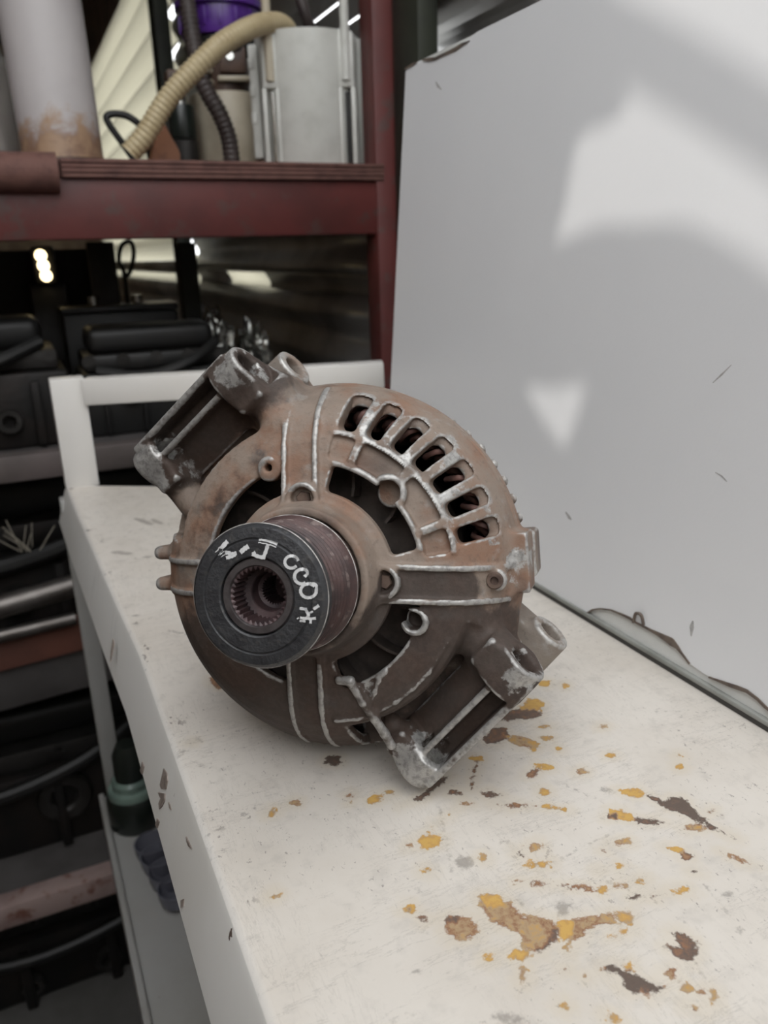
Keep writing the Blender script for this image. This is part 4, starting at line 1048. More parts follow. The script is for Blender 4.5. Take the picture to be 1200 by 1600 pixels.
class SDF:
    def __init__(s, lo, hi, res):
        s.lo = np.array(lo, float); s.res = res
        s.n = np.ceil((np.array(hi) - s.lo) / res).astype(int) + 1
        s.ax = [(s.lo[i] + res * np.arange(s.n[i])).astype(np.float32) for i in range(3)]
        s.f = np.full(tuple(s.n), 20.0, np.float32); s.lab = np.zeros(tuple(s.n), np.int8)

    def sl(s, lo, hi):
        a = np.clip(np.floor((np.array(lo) - s.lo) / s.res).astype(int), 0, s.n - 1); b = np.clip(np.ceil((np.array(hi) - s.lo) / s.res).astype(int) + 1, 1, s.n)
        S = tuple(slice(a[i], b[i]) for i in range(3))
        return S, np.meshgrid(*[s.ax[i][S[i]] for i in range(3)], indexing='ij', sparse=True)

    def add(s, lo, hi, fn, k=0.0, lab=0):
        S, (X, Y, Z) = s.sl(np.array(lo) - 4 - k, np.array(hi) + 4 + k)
        if min(np.broadcast(X, Y, Z).shape) == 0: return
        g = np.broadcast_to(fn(X, Y, Z), s.f[S].shape).astype(np.float32)
        f = s.f[S]
        s.lab[S] = np.where(g < f, lab, s.lab[S])
        if k > 0:
            h = np.clip(0.5 + 0.5 * (f - g) / k, 0, 1)
            s.f[S] = f * (1 - h) + g * h - k * h * (1 - h)
        else: s.f[S] = np.minimum(f, g)

    def cut(s, lo, hi, fn, k=0.0):
        S, (X, Y, Z) = s.sl(np.array(lo) - 4, np.array(hi) + 4)
        if min(np.broadcast(X, Y, Z).shape) == 0: return
        g = -np.broadcast_to(fn(X, Y, Z), s.f[S].shape).astype(np.float32)
        f = s.f[S]
        if k > 0:
            h = np.clip(0.5 - 0.5 * (f - g) / k, 0, 1)
            s.f[S] = f * (1 - h) + g * h + k * h * (1 - h)
        else: s.f[S] = np.maximum(f, g)

    # primitives -------------------------------------------------
    @staticmethod
    def _bb(pts, r): P = np.array(pts, float); return P.min(0) - r, P.max(0) + r

    def cyl(s, a, b, r, k=0.0, lab=0, r2=None, rnd=0.8, cut=False):
        a = np.array(a, float); b = np.array(b, float); d = b - a; L = np.linalg.norm(d); d /= L; r2 = r if r2 is None else r2
        def fn(X, Y, Z):
            x, y, z = X - a[0], Y - a[1], Z - a[2]
            t = x * d[0] + y * d[1] + z * d[2]
            q = np.sqrt(np.maximum(x * x + y * y + z * z - t * t, 0))
            dr = q - (r + (r2 - r) * np.clip(t / L, 0, 1)) + rnd; dz = np.abs(t - L / 2) - L / 2 + rnd
            return np.minimum(np.maximum(dr, dz), 0) + np.sqrt(np.maximum(dr, 0) ** 2 + np.maximum(dz, 0) ** 2) - rnd
        lo, hi = s._bb([a, b], max(r, r2))
        (s.cut if cut else s.add)(lo, hi, fn, k, *([] if cut else [lab]))

    def cap(s, a, b, r, k=0.0, lab=0, r2=None, cut=False):
        a = np.array(a, float); b = np.array(b, float); d = b - a; L2 = d @ d; r2 = r if r2 is None else r2
        def fn(X, Y, Z):
            x, y, z = X - a[0], Y - a[1], Z - a[2]
            t = np.clip((x * d[0] + y * d[1] + z * d[2]) / L2, 0, 1)
            return np.sqrt((x - t * d[0]) ** 2 + (y - t * d[1]) ** 2 + (z - t * d[2]) ** 2) - (r + (r2 - r) * t)
        lo, hi = s._bb([a, b], max(r, r2))
        (s.cut if cut else s.add)(lo, hi, fn, k, *([] if cut else [lab]))

    def box(s, c, axes, half, k=0.0, lab=0, rnd=0.8, cut=False):
        c = np.array(c, float); A = np.array(axes, float); A /= np.linalg.norm(A, axis=1)[:, None]; h = np.array(half, float)
        def fn(X, Y, Z):
            x, y, z = X - c[0], Y - c[1], Z - c[2]
            q = [np.abs(x * A[i][0] + y * A[i][1] + z * A[i][2]) - h[i] + rnd for i in range(3)]
            m = np.minimum(np.maximum(np.maximum(q[0], q[1]), q[2]), 0)
            return m + np.sqrt(np.maximum(q[0], 0) ** 2 + np.maximum(q[1], 0) ** 2 + np.maximum(q[2], 0) ** 2) - rnd
        e = np.abs(A.T) @ h
        (s.cut if cut else s.add)(c - e, c + e, fn, k, *([] if cut else [lab]))

    def mesh(s):
        """naive surface nets"""
        f = s.f; neg = f < 0
        c = [neg[i:f.shape[0] - 1 + i, j:f.shape[1] - 1 + j, k:f.shape[2] - 1 + k] for i in (0, 1) for j in (0, 1) for k in (0, 1)]
        cnt = sum(x.astype(np.int8) for x in c)
        act = (cnt > 0) & (cnt < 8)
        I = np.argwhere(act)
        idx = np.full(act.shape, -1, np.int32); idx[act] = np.arange(len(I))
        vals = {(i, j, k): f[I[:, 0] + i, I[:, 1] + j, I[:, 2] + k] for i in (0, 1) for j in (0, 1) for k in (0, 1)}
        P = np.zeros((len(I), 3)); w = np.zeros(len(I))
        for ax in range(3):
            for a in (0, 1):
                for b in (0, 1):
                    o = [a, b]; o.insert(ax, 0); p = [a, b]; p.insert(ax, 1)
                    v0, v1 = vals[tuple(o)], vals[tuple(p)]
                    m = (v0 < 0) != (v1 < 0)
                    t = np.where(m, v0 / np.where(m, v0 - v1, 1), 0)
                    q = np.tile(np.array(o, float), (len(I), 1)); q[:, ax] += t
                    P += q * m[:, None]; w += m
        V = s.lo + (I + P / w[:, None]) * s.res
        quads = []
        for ax in range(3):
            u, v = (ax + 1) % 3, (ax + 2) % 3
            sl0 = [slice(None)] * 3; sl1 = [slice(None)] * 3
            sl0[ax] = slice(0, -1); sl1[ax] = slice(1, None)
            for t in (u, v): sl0[t] = slice(1, -1); sl1[t] = slice(1, -1)
            A = neg[tuple(sl0)]; B = neg[tuple(sl1)]
            E = np.argwhere(A != B)
            flip = A[E[:, 0], E[:, 1], E[:, 2]]
            off = np.zeros(3, int); off[u] = 1; off[v] = 1
            E = E + off
            def cell(du, dv):
                q = E.copy(); q[:, u] -= du; q[:, v] -= dv
                return idx[q[:, 0], q[:, 1], q[:, 2]]
            Q = np.stack([cell(1, 1), cell(0, 1), cell(0, 0), cell(1, 0)], 1)
            Q[~flip] = Q[~flip][:, ::-1]
            quads.append(Q)
        Q = np.concatenate(quads)
        Q = Q[(Q >= 0).all(1)]
        # convexity of the cast surface, for rubbed edges
        b = f
        for ax in range(3):
            b = (np.roll(b, 1, ax) + b + np.roll(b, -1, ax)) / 3
        lap = sum(np.roll(b, 2, ax) + np.roll(b, -2, ax) - 2 * b for ax in range(3)) / (4 * s.res ** 2)
        J = np.clip(np.round(I + P / w[:, None]).astype(int), 0, s.n - 1)
        conv = lap[J[:, 0], J[:, 1], J[:, 2]]
        lab = s.lab[J[:, 0], J[:, 1], J[:, 2]]
        return V, Q, conv, lab


def to_obj(name, V, F, conv, mat, parent, bare=None, grease_shade=None):
    used, inv = np.unique(F, return_inverse=True)
    F = inv.reshape(F.shape)
    me = bpy.data.meshes.new(name)
    nv, nf = len(used), len(F)
    me.vertices.add(nv); me.vertices.foreach_set('co', (V[used] * 0.001).astype(np.float32).ravel())
    me.loops.add(nf * 4); me.loops.foreach_set('vertex_index', F.astype(np.int32).ravel())
    me.polygons.add(nf); me.polygons.foreach_set('loop_start', np.arange(0, nf * 4, 4, dtype=np.int32))
    me.update(calc_edges=True); me.validate()
    for nm, arr in (('wear', conv), ('bare', bare), ('grease_shade', grease_shade)):
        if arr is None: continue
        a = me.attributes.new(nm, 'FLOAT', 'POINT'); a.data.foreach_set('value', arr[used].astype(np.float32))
    return mesh_obj(name, me, mat, parent, 180)


def relax(V, Q, it=2, lam=0.5):
    n = len(V)
    for _ in range(it):
        acc = np.zeros_like(V); c = np.zeros(n)
        for a, b in ((0, 1), (1, 2), (2, 3), (3, 0)):
            for i, j in ((a, b), (b, a)):
                for ax in range(3): acc[:, ax] += np.bincount(Q[:, i], weights=V[Q[:, j], ax], minlength=n)
                c += np.bincount(Q[:, i], minlength=n)
        V = V + lam * (acc / np.maximum(c, 1)[:, None] - V)
    return V


PR = np.array([0, 27, 33, 40, 52, 60, 66, 71, 75, 77.3, 77.5]); PZ = np.array([36, 36, 35, 33, 30, 26, 21, 15, 8, 1, -14])
def prof(r): return np.interp(r, PR, PZ)
def pol(r, th, z): return (r * math.cos(R_(th)), r * math.sin(R_(th)), z)


def front_housing():
    S = SDF((-104, -104, -38), (100, 112, 50), RES)
    X, Y = np.meshgrid(S.ax[0], S.ax[1], indexing='ij')
    R = np.sqrt(X * X + Y * Y); TH = np.degrees(np.arctan2(Y, X))
    Z = S.ax[2][None, None, :]
    # bell shell: rounded polyline revolved (table in r, z, then sampled)
    poly = np.array([(26.5, 33.5), (33, 32.8), (40, 30.8), (52, 27.8), (60, 23.8), (65.2, 19), (69.6, 13.2), (73.2, 6.6), (75.0, 0), (75.2, -13)])
    tr_ = np.arange(0, 150, 0.4); tz_ = S.ax[2]
    G = np.full((len(tr_), len(tz_)), 1e9)
    for (a, b) in zip(poly[:-1], poly[1:]):
        e = b - a; t = np.clip(((tr_[:, None] - a[0]) * e[0] + (tz_[None] - a[1]) * e[1]) / (e @ e), 0, 1)
        G = np.minimum(G, (tr_[:, None] - a[0] - t * e[0]) ** 2 + (tz_[None] - a[1] - t * e[1]) ** 2)
    G = np.sqrt(G) - 2.25
    ri = np.clip((R / 0.4), 0, len(tr_) - 2); i0 = ri.astype(int); fr = (ri - i0)[..., None].astype(np.float32)
    G = G.astype(np.float32)
    S.f[:] = G[i0] * (1 - fr) + G[i0 + 1] * fr
    PZ2 = prof(R).astype(np.float32)[..., None]

    def sector(r0, r1, t0, t1, rnd=1.0):
        rm, hw = (r0 + r1) / 2, (r1 - r0) / 2; tm, ht = (t0 + t1) / 2, (t1 - t0) / 2
        dt = (TH - tm + 180) % 360 - 180
        a = np.abs(R - rm) - hw + rnd; b = (np.abs(dt) - ht) * np.pi / 180 * R + rnd
        return (np.minimum(np.maximum(a, b), 0) + np.sqrt(np.maximum(a, 0) ** 2 + np.maximum(b, 0) ** 2) - rnd).astype(np.float32)

    def add2(g2, zlo, zhi, k=0.0, lab=0, top=False):
        """2D field raised between two heights; heights may follow the profile"""
        zl = PZ2 + zlo if top else zlo; zh = PZ2 + zhi if top else zhi
        g = np.maximum(g2[..., None], np.maximum(zl - Z, Z - zh))
        S.lab[:] = np.where(g < S.f, lab, S.lab)
        if k: 
            h = np.clip(0.5 + 0.5 * (S.f - g) / k, 0, 1); S.f[:] = S.f * (1 - h) + g * h - k * h * (1 - h)
        else: np.minimum(S.f, g, out=S.f)

    def cut2(g2, zlo, zhi, top=False, k=0.0):
        zl = PZ2 + zlo if top else zlo; zh = PZ2 + zhi if top else zhi
        g = -np.maximum(g2[..., None], np.maximum(zl - Z, Z - zh))
        if k:
            h = np.clip(0.5 - 0.5 * (S.f - g) / k, 0, 1); S.f[:] = S.f * (1 - h) + g * h + k * h * (1 - h)
        else: np.maximum(S.f, g, out=S.f)

    # deeper slotted quarter
    add2(sector(54, 73.5, 6, 83), -8.5, -0.3, lab=0, top=True)
    add2(sector(43.5, 58, 6, 83), -9.0, -2.2, lab=0, top=True)
    # flats step: mounting quarters are stepped down outside r = 61
    for t0, t1 in ((104, 168), (-81, -17)):
        cut2(sector(61.0, 90, t0, t1, 2.0), 1.0, 60)
        add2(sector(59, 76, t0 - 2, t1 + 2, 0.5), -4.5, 0.5)
        add2(np.abs(R - 60.2).astype(np.float32) - 1.6 + np.maximum(sector(50, 70, t0 - 3, t1 + 3, 0.5), 0), -6, 24.0, 2.0)
    # inner windows
    win = np.minimum(sector(33.5, 44, 102.5, 170, 2.5), sector(33.5, 44, 13.5, 77, 2.0))
    win = np.minimum(win, np.minimum(sector(33.5, 45, -76, -14, 2.5), sector(33.5, 44, 190, 255, 2.5)))
    bump = (np.hypot(X - 44.5 * math.cos(R_(45)), Y - 44.5 * math.sin(R_(45))) - 5.6).astype(np.float32)
    win = np.minimum(win, bump)
    boss = (np.hypot(X - 45.6 * math.cos(R_(110.6)), Y - 45.6 * math.sin(R_(110.6))) - 5.4).astype(np.float32)
    boss2 = (np.hypot(X - 44.5 * math.cos(R_(-23)), Y - 44.5 * math.sin(R_(-23))) - 5.6).astype(np.float32)
    win = np.maximum(win, np.maximum(-boss, -np.inf))
    win = np.maximum(win, -boss2)
    cut2(win, -30, 60)
    # bosses
    S.cyl(pol(45.6, 110.6, 22), pol(45.6, 110.6, 33.2), 4.6, 1.6)
    S.cyl(pol(45.6, 110.6, 16), pol(45.6, 110.6, 40), 1.55, cut=True, rnd=0.1)
    S.cyl(pol(44.5, -23, 20), pol(44.5, -23, 33.5), 5.2, 1.0)
    S.cyl(pol(43.6, -23, 24), pol(43.6, -23, 40), 3.5, cut=True, rnd=0.3)
    S.box(pol(39.5, -22, 34), [(math.cos(R_(-23)), math.sin(R_(-23)), 0), (-math.sin(R_(-23)), math.cos(R_(-23)), 0), (0, 0, 1)], (3.5, 2.6, 8), cut=True, rnd=0.3)
    S.cyl(pol(44.2, 45, 10), pol(44.2, 45, 24.5), 5.9, 0.8)
    # recessed panels between inner ring and slots
    for t0, t1 in ((47.0, 66.6), (22.2, 42.6), (9.0, 19.0)):
        rr0 = 45.6 if t0 != 47.0 else 46.2
        cut2(np.maximum(sector(rr0, 55.6, t0, t1, 1.8), -(bump - 1.8)), -2.6, 30, top=True)
    cut2(np.maximum(sector(46, 55.6, 69.8, 80, 1.8), -(bump - 1.8)), -1.4, 30, top=True)
    # seven vent slots
    B = [81.2, 70.0, 59.6, 49.4, 39.3, 29.1, 19.1, 9.0]
    for a, b in zip(B[:-1], B[1:]):
        rib = 2.25 / 64 * 180 / PI
        g2 = sector(57.6, 68.2, b + rib * 1.2, a - rib * 1.2, 2.0)
        cut2(g2, -40, 60, k=0.8)
        g2 = sector(57.6, 72.4, b + rib, a - rib, 2.0)           # the outer end of every slot is a slope, not a hole
        g = -np.maximum(g2[..., None], PZ2 - np.maximum(2.6, 2.6 + (72.0 - R) * 1.0).astype(np.float32)[..., None] - Z)
        np.maximum(S.f, g, out=S.f)
    for k_, (t) in enumerate(B[1:-1]):                       # label the vent bars
        lm_ = (np.abs((TH - t + 180) % 360 - 180) < 2.1) & (R > 57.4) & (R < 72.2)
        S.lab[lm_] = 10 + k_
    # three webs with a pair of ridges each (the fourth is behind the pulley)
    for t, r1, lab in ((93.6, 75, 1), (-4.0, 76, 2), (-95.2, 76, 3), (181, 76, 4)):
        u = np.array([math.cos(R_(t)), math.sin(R_(t)), 0]); v = np.array([-u[1], u[0], 0])
        s_ = X * u[0] + Y * u[1]; l_ = X * v[0] + Y * v[1]
        web = np.maximum(np.abs(l_) - 6.6, np.abs(s_ - 50) - 26).astype(np.float32)
        add2(web, -6, -0.4, 1.0, lab, top=True)
        for sg in (-1, 1):
            off = sg * (6.4 + 0.0 * s_)
            rg = np.abs(l_ - off) - 1.15
            rg = np.maximum(rg, np.abs(s_ - (29 + r1) / 2) - (r1 - 29) / 2).astype(np.float32)
            g = np.maximum(rg[..., None], np.maximum(PZ2 - 4 - Z, Z - PZ2 - 2.4))
            h = np.clip(0.5 + 0.5 * (S.f - g) / 1.2, 0, 1)
            S.lab[:] = np.where(g < S.f, lab, S.lab)
            S.f[:] = S.f * (1 - h) + g * h - 1.2 * h * (1 - h)
    # ring ridge along the inner edge of the slots and along the inner ring
    for r_, t0, t1, hh in ((56.6, 8, 81, 0.9), (44.8, 12, 39, 0.8), (44.8, 51, 77, 0.8)):
        rg = (np.abs(R - r_) - 0.95).astype(np.float32)
        rg = np.maximum(rg, sector(r_ - 6, r_ + 6, t0, t1, 0.3))
        add2(rg, -3, hh, 0.8, 0, top=True)
    add2(np.maximum(np.abs(bump - 0.3) - 1.0, -(R - 46.5)).astype(np.float32), -5, 0.8, 0.8, 0, top=True)
    for t in (68.2, 44.4, 20.7):
        u = np.array([math.cos(R_(t)), math.sin(R_(t))]); s_ = X * u[0] + Y * u[1]; l_ = -X * u[1] + Y * u[0]
        rg = np.maximum(np.abs(l_) - 1.5, np.abs(s_ - 52.5) - 5.5).astype(np.float32) if t != 44.4 else np.maximum(np.abs(l_) - 1.5, np.abs(s_ - 54) - 3.0).astype(np.float32)
        add2(rg, -3, 0.6, 0.8, 0, top=True)
    # bearing collar round the pulley shaft
    for (a, b, r0, r1) in ((30, 47.5, 31.0, 27.6),):
        S.cyl((0, 0, a), (0, 0, b), r0, 3.0, 5, r2=r1)
    S.cyl((0, 0, 40), (0, 0, 60), 24.5, cut=True, rnd=0.2)
    S.cyl((0, 0, -30), (0, 0, 34), 22, cut=True, rnd=0.2)
    for t in (91, -3.0):                                      # small arches where the webs meet the collar
        c_ = (np.hypot(X - 30.2 * math.cos(R_(t)), Y - 30.2 * math.sin(R_(t)))).astype(np.float32)
        add2(np.maximum(np.abs(c_ - 5.6) - 1.0, -(R - 28.5)).astype(np.float32), 28, 38.6, 0.8, 1 if t > 0 else 2)
        cut2(np.maximum(c_ - 4.6, -(R - 29.5)).astype(np.float32), 34.5, 60)
    # rim flange bead and the bolt lugs
    add2((np.abs(R - 76.5) - 1.5).astype(np.float32), -13.5, -9.0, 0.6)
    add2((np.abs(R - 76.8) - 1.3).astype(np.float32), -4.6, -2.0, 0.8)
    cut2((np.abs(R - 78.4) - 1.3).astype(np.float32), -8.2, -5.4)
    for t in (1.5, 180.0):
        u = np.array([math.cos(R_(t)), math.sin(R_(t)), 0]); v = np.array([-u[1], u[0], 0])
        if t < 90: S.box(u * 76.5 + np.array([0, 0, -3.0]), [u, v, (0, 0, 1)], (5.0, 12, 11), 3.0)
        else:
            for l_ in (-6.8, 7.2): S.box(u * 79.0 + v * l_ + np.array([0, 0, -1.5]), [u, v, (0, 0, 1)], (6.8, 3.1, 8.0), 3.0, rnd=2.8)
            S.box(u * 73 + np.array([0, 0, -1.0]), [u, v, (0, 0, 1)], (3.0, 11, 8), 3.0)
    # screw pocket in the horizontal web
    S.cyl(pol(69.6, -2.6, 14), pol(69.6, -2.6, 19.5), 4.6, 1.4, 2)

    # ---- mounting ears: two tubes across the corners, open in the middle as a channel
    for A, B_, lab, sgn in (((-26.1, 85.0, 24.0), (-81.3, 44.6, 12.5), 20, 1), ((80.9, -32.2, 24.0), (32.8, -82.6, 11.6), 21, -1)):
        A = np.array(A); B_ = np.array(B_); d = (A - B_); L = np.linalg.norm(d); d /= L          # the bores tip a little towards the pulley
        mid = (A + B_) / 2; o = np.array([mid[0], mid[1], 0]); o -= d * (o @ d); o /= np.linalg.norm(o)     # outward
        zz = np.cross(d, o); zz *= np.sign(zz[2]); o -= zz * (o @ zz); k = 2.0
        S.cyl(A, A - d * 15, 9.3, k, lab, r2=9.8); S.cyl(B_, B_ + d * 13, 8.5, k, lab, r2=9.0)
        S.box(A - d * 8 - o * 6 + zz * -3, [d, o, zz], (7.0, 9, 8.5), 4.0, lab, rnd=2)
        S.box(B_ + d * 7 - o * 6 + zz * -3, [d, o, zz], (6.0, 9, 8.5), 4.0, lab, rnd=2)
        # channel between the ends: outer wall, middle ridge, floor, and the web falling to the bell
        S.box(mid + o * 7.3 + zz * -2, [d, o, zz], (L / 2 - 4, 1.5, 9.5), 1.2, lab)
        S.box(mid - o * 2.6 + zz * -2.0, [d, o, zz], (L / 2 - 10, 1.3, 9.0), 1.2, lab)
        S.box(mid + o * 2.0 + zz * -7, [d, o, zz], (L / 2 - 4, 6.5, 3.2), 1.0, lab)
        S.box(mid - o * 8.0 + zz * -6.5, [d, o + zz * 0.75, zz - o * 0.75], (L / 2 - 4, 8.5, 2.0), 1.5, lab)
        S.box(mid - o * 15 + zz * -22, [d, o, zz], (L / 2 - 6, 12, 3.0), 2.0, lab)
        # arms to the bell
        if sgn > 0:
            S.cap((-24, 75, 14), (-15, 60, 18), 9.5, 5.0, lab, r2=8.0); S.cap((-30, 77, 8), (-22, 58, 8), 9.0, 5.0, lab, r2=7)
            S.cap((-73, 43, 8), (-63, 28, 6), 7.5, 4.0, lab, r2=7.0)
            S.box((-15, 66, 10), [(-.32, .95, 0), (.95, .32, 0), (0, 0, 1)], (14, 7, 10), 5.0, 0, rnd=3)
        else:
            S.cap((66, -33, 12), (57, -20, 13), 9.0, 5.0, lab, r2=9.0); S.cap((69, -24, 1), (69, -10, 2), 6.5, 4.0, lab, r2=7)
            S.cap((34, -76, 9), (25, -63, 12), 6.0, 4.0, lab, r2=4.0)
        S.cyl(A + d * 12, A, 11.5 if sgn > 0 else 12.5, cut=True, rnd=0.2)
        S.cyl(A + d * 2, A - d * 17, 5.4, cut=True, rnd=0.2); S.cyl(B_ - d * 2, B_ + d * 15, 5.4, cut=True, rnd=0.2)
        S.cyl(A + d * 0.6, A - d * 0.8, 6.0, cut=True, rnd=0.2)
        S.cyl(B_ + d * 14.5, B_ + d * 19.0, 5.2, cut=True, rnd=0.5)
    # forked rib by the lower ear
    def rail(pts, r, lab, k=1.0):
        for a, b in zip(pts[:-1], pts[1:]): S.cap(a, b, r, k, lab)
    rail([pol(41.5, -75.5, 33.5), pol(43.0, -70.0, 33.5), pol(52.5, -69.0, 31.0), pol(60.5, -68.6, 27.5), pol(68, -68.5, 24), pol(74, -68.5, 22)], 1.9, 22)
    rail([pol(46.4, -52.5, 31.5), pol(47.3, -57, 31.3), pol(50.5, -62, 30.3), pol(54, -67, 29.5)], 1.3, 22)
    rail([pol(58.4, -84, 27.4), pol(58.7, -75, 27.4), pol(58.6, -67, 27.2), pol(58.3, -58, 27.2), pol(58, -49, 27.2), pol(57.9, -40, 27.2), pol(57.7, -26, 27.2)], 1.1, 22)
    for q0 in range(112, 160, 4): S.cap(pol(61.0, q0, 24.4), pol(61.0, q0 + 4, 24.4), 0.9, 0.6, 0)
    rail([pol(57, -82, 25), pol(58, -60, 25), pol(57, -26, 25)], 1.0, 22)
    return S


S_ = front_housing()
V_, Q_, conv_, lab_ = S_.mesh()
del S_
V_ = relax(V_, Q_, 3, 0.45)
# rubbed metal: convexity; larger bare patches on the ear ends
wear_ = np.clip(conv_ * 1.1, -0.5, 1.6)
wear_ = relax(np.stack([wear_] * 3, 1), Q_, 2, 0.6)[:, 0] * 1.12
rr_v = np.hypot(V_[:, 0], V_[:, 1]); wear_ = np.where((rr_v < 33.5) & (V_[:, 2] > 26), wear_ * 0.3, wear_)
bare_ = np.zeros(len(V_))
for c, r, k in (((-79, 45, 14), 15, 0.72), ((-31, 83, 31), 11, 0.50), ((36, -80, 15), 15, 0.72), ((78, -39, 31), 10, 0.44), ((80.9, -32.2, 24), 11, 0.42), ((-26, 85, 24), 11, 0.42), (pol(48, -69, 32), 8, 0.42), (pol(76, 2, 0), 14, 0.5), (pol(71, 45, 14), 9, 0.28), (pol(71, 20, 14), 9, 0.28), (pol(70, 66, 15), 9, 0.26)):
    d_ = np.linalg.norm(V_ - np.array(c), axis=1)
    bare_ = np.maximum(bare_, k * np.clip(1.6 - d_ / r, 0, 1))
grease_shade_ = np.zeros(len(V_))  # oily dirt, plus shade painted into the lower half of the housing
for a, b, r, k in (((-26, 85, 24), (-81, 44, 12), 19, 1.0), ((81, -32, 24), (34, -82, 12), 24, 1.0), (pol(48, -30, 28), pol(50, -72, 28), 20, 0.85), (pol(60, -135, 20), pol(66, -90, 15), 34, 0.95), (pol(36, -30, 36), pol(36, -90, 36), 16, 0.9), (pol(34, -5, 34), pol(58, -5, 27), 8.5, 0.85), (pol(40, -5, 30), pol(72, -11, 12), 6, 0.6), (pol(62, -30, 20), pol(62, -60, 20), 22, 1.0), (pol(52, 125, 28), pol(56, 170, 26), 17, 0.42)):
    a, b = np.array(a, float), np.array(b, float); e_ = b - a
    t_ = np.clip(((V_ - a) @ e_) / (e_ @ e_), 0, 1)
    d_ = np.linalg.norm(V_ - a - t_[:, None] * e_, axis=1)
    grease_shade_ = np.maximum(grease_shade_, k * np.clip(1.5 - d_ / r, 0, 1))
r_v = np.hypot(V_[:, 0], V_[:, 1]); t_v = np.degrees(np.arctan2(V_[:, 1], V_[:, 0]))
bare_ = np.maximum(bare_, np.where((r_v > 55.5) & (r_v < 72) & (t_v > 8) & (t_v < 81) & (np.abs(V_[:, 2] - prof(r_v)) < 1.6), 0.44, 0.0))
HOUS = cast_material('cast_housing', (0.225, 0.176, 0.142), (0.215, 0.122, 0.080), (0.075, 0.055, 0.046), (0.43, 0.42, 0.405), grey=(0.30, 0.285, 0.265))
fl = np.array([lab_[Q_[:, i]] for i in range(4)]).max(0)
NAMES = {0: 'front_housing', 1: 'web', 2: 'web', 3: 'web', 4: 'web', 5: 'bearing_collar', 20: 'mounting_ear', 21: 'mounting_ear', 22: 'forked_rib'}
for k in range(6): NAMES[10 + k] = 'vent_bar'
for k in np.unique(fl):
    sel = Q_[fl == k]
    o = to_obj(NAMES.get(int(k), 'front_housing'), V_, sel, wear_, HOUS, shell_ if 10 <= k < 16 else alt, bare_, grease_shade_)
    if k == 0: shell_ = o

# ---- rear housing with its two short ears and the row of cooling ribs
def rear_housing():
    S = SDF((-104, -100, -72), (106, 114, -8), 0.8)
    X, Y = np.meshgrid(S.ax[0], S.ax[1], indexing='ij'); R = np.sqrt(X * X + Y * Y)[..., None]; Z = S.ax[2][None, None, :]
    r_ = np.interp(S.ax[2], [-70, -66, -60, -50, -42, -34, -30], [48, 58, 63, 68, 71.0, 73.8, 74.6]).astype(np.float32)[None, None, :]
    S.f[:] = np.maximum(np.maximum(np.abs(R - r_ + 2.0) - 2.0, -68 - Z), Z + 30.5)
    back = np.maximum(R - 60, np.abs(Z + 66) - 2.0); S.f[:] = np.minimum(S.f, back)
    for t in list(np.arange(6.5, 62, 6.75)) + list(np.arange(150, 232, 8)):
        S.cap(pol(75.0, t, -34), pol(73.0, t, -45), 2.5, 1.0, 1)
    for A, lab in (((-23.8, 89.2), 30), ((87.6, -30.2), 31)):
        A = np.array([*A, -20.0]); d = np.array([55.2, 40.4, 11.5]) if lab == 30 else np.array([46.7, 49.7, 11.7]); d /= np.linalg.norm(d)
        n = np.array([A[0], A[1], 0]); n -= d * (n @ d); n /= np.linalg.norm(n); zz = np.cross(d, n)
        S.cyl(A, A - d * 26, 9.0, 1.0, lab, r2=9.6)
        m = A - d * 12
        S.box(m - n * 8 + np.array([0, 0, -3]), [d, n, zz], (9.5, 12, 9), 3.0, lab, rnd=2)
        S.cap(m - n * 4 + np.array([0, 0, -2]), m - n * 18 - d * 2 + np.array([0, 0, -12]), 8.0, 4.0, lab, r2=8)
        S.cyl(A + d * 9, A, 11.5, cut=True, rnd=0.2)
        S.cyl(A + d * 2, A - d * 30, 5.0, cut=True, rnd=0.2)
    # through-bolt lug on the right
    u = np.array([math.cos(R_(2)), math.sin(R_(2)), 0]); v = np.array([-u[1], u[0], 0])
    S.box(u * 77 + np.array([0, 0, -30]), [u, v, (0, 0, 1)], (5, 10, 12), 2.0, 0, rnd=1.5)
    return S


S_ = rear_housing(); V2, Q2, c2_, l2_ = S_.mesh(); del S_
V2 = relax(V2, Q2, 2, 0.45)
REAR = cast_material('cast_rear', (0.24, 0.205, 0.175), (0.21, 0.15, 0.115), (0.09, 0.07, 0.06), (0.52, 0.51, 0.49))
f2 = np.array([l2_[Q2[:, i]] for i in range(4)]).max(0)
w2 = np.clip(c2_ * 1.1, -0.5, 1.6)
w2 = relax(np.stack([w2] * 3, 1), Q2, 2, 0.6)[:, 0] * 1.12
for k in np.unique(f2):
    to_obj({0: 'rear_housing', 1: 'cooling_ribs', 30: 'rear_ear', 31: 'rear_ear'}[int(k)], V2, Q2[f2 == k], w2, REAR, alt, np.zeros(len(V2)))


def mm(mb, name, mat, parent=alt, smooth=35):
    bmesh.ops.scale(mb.bm, vec=(0.001,) * 3, verts=mb.bm.verts)
    return mb.build(name, mat, parent, smooth)


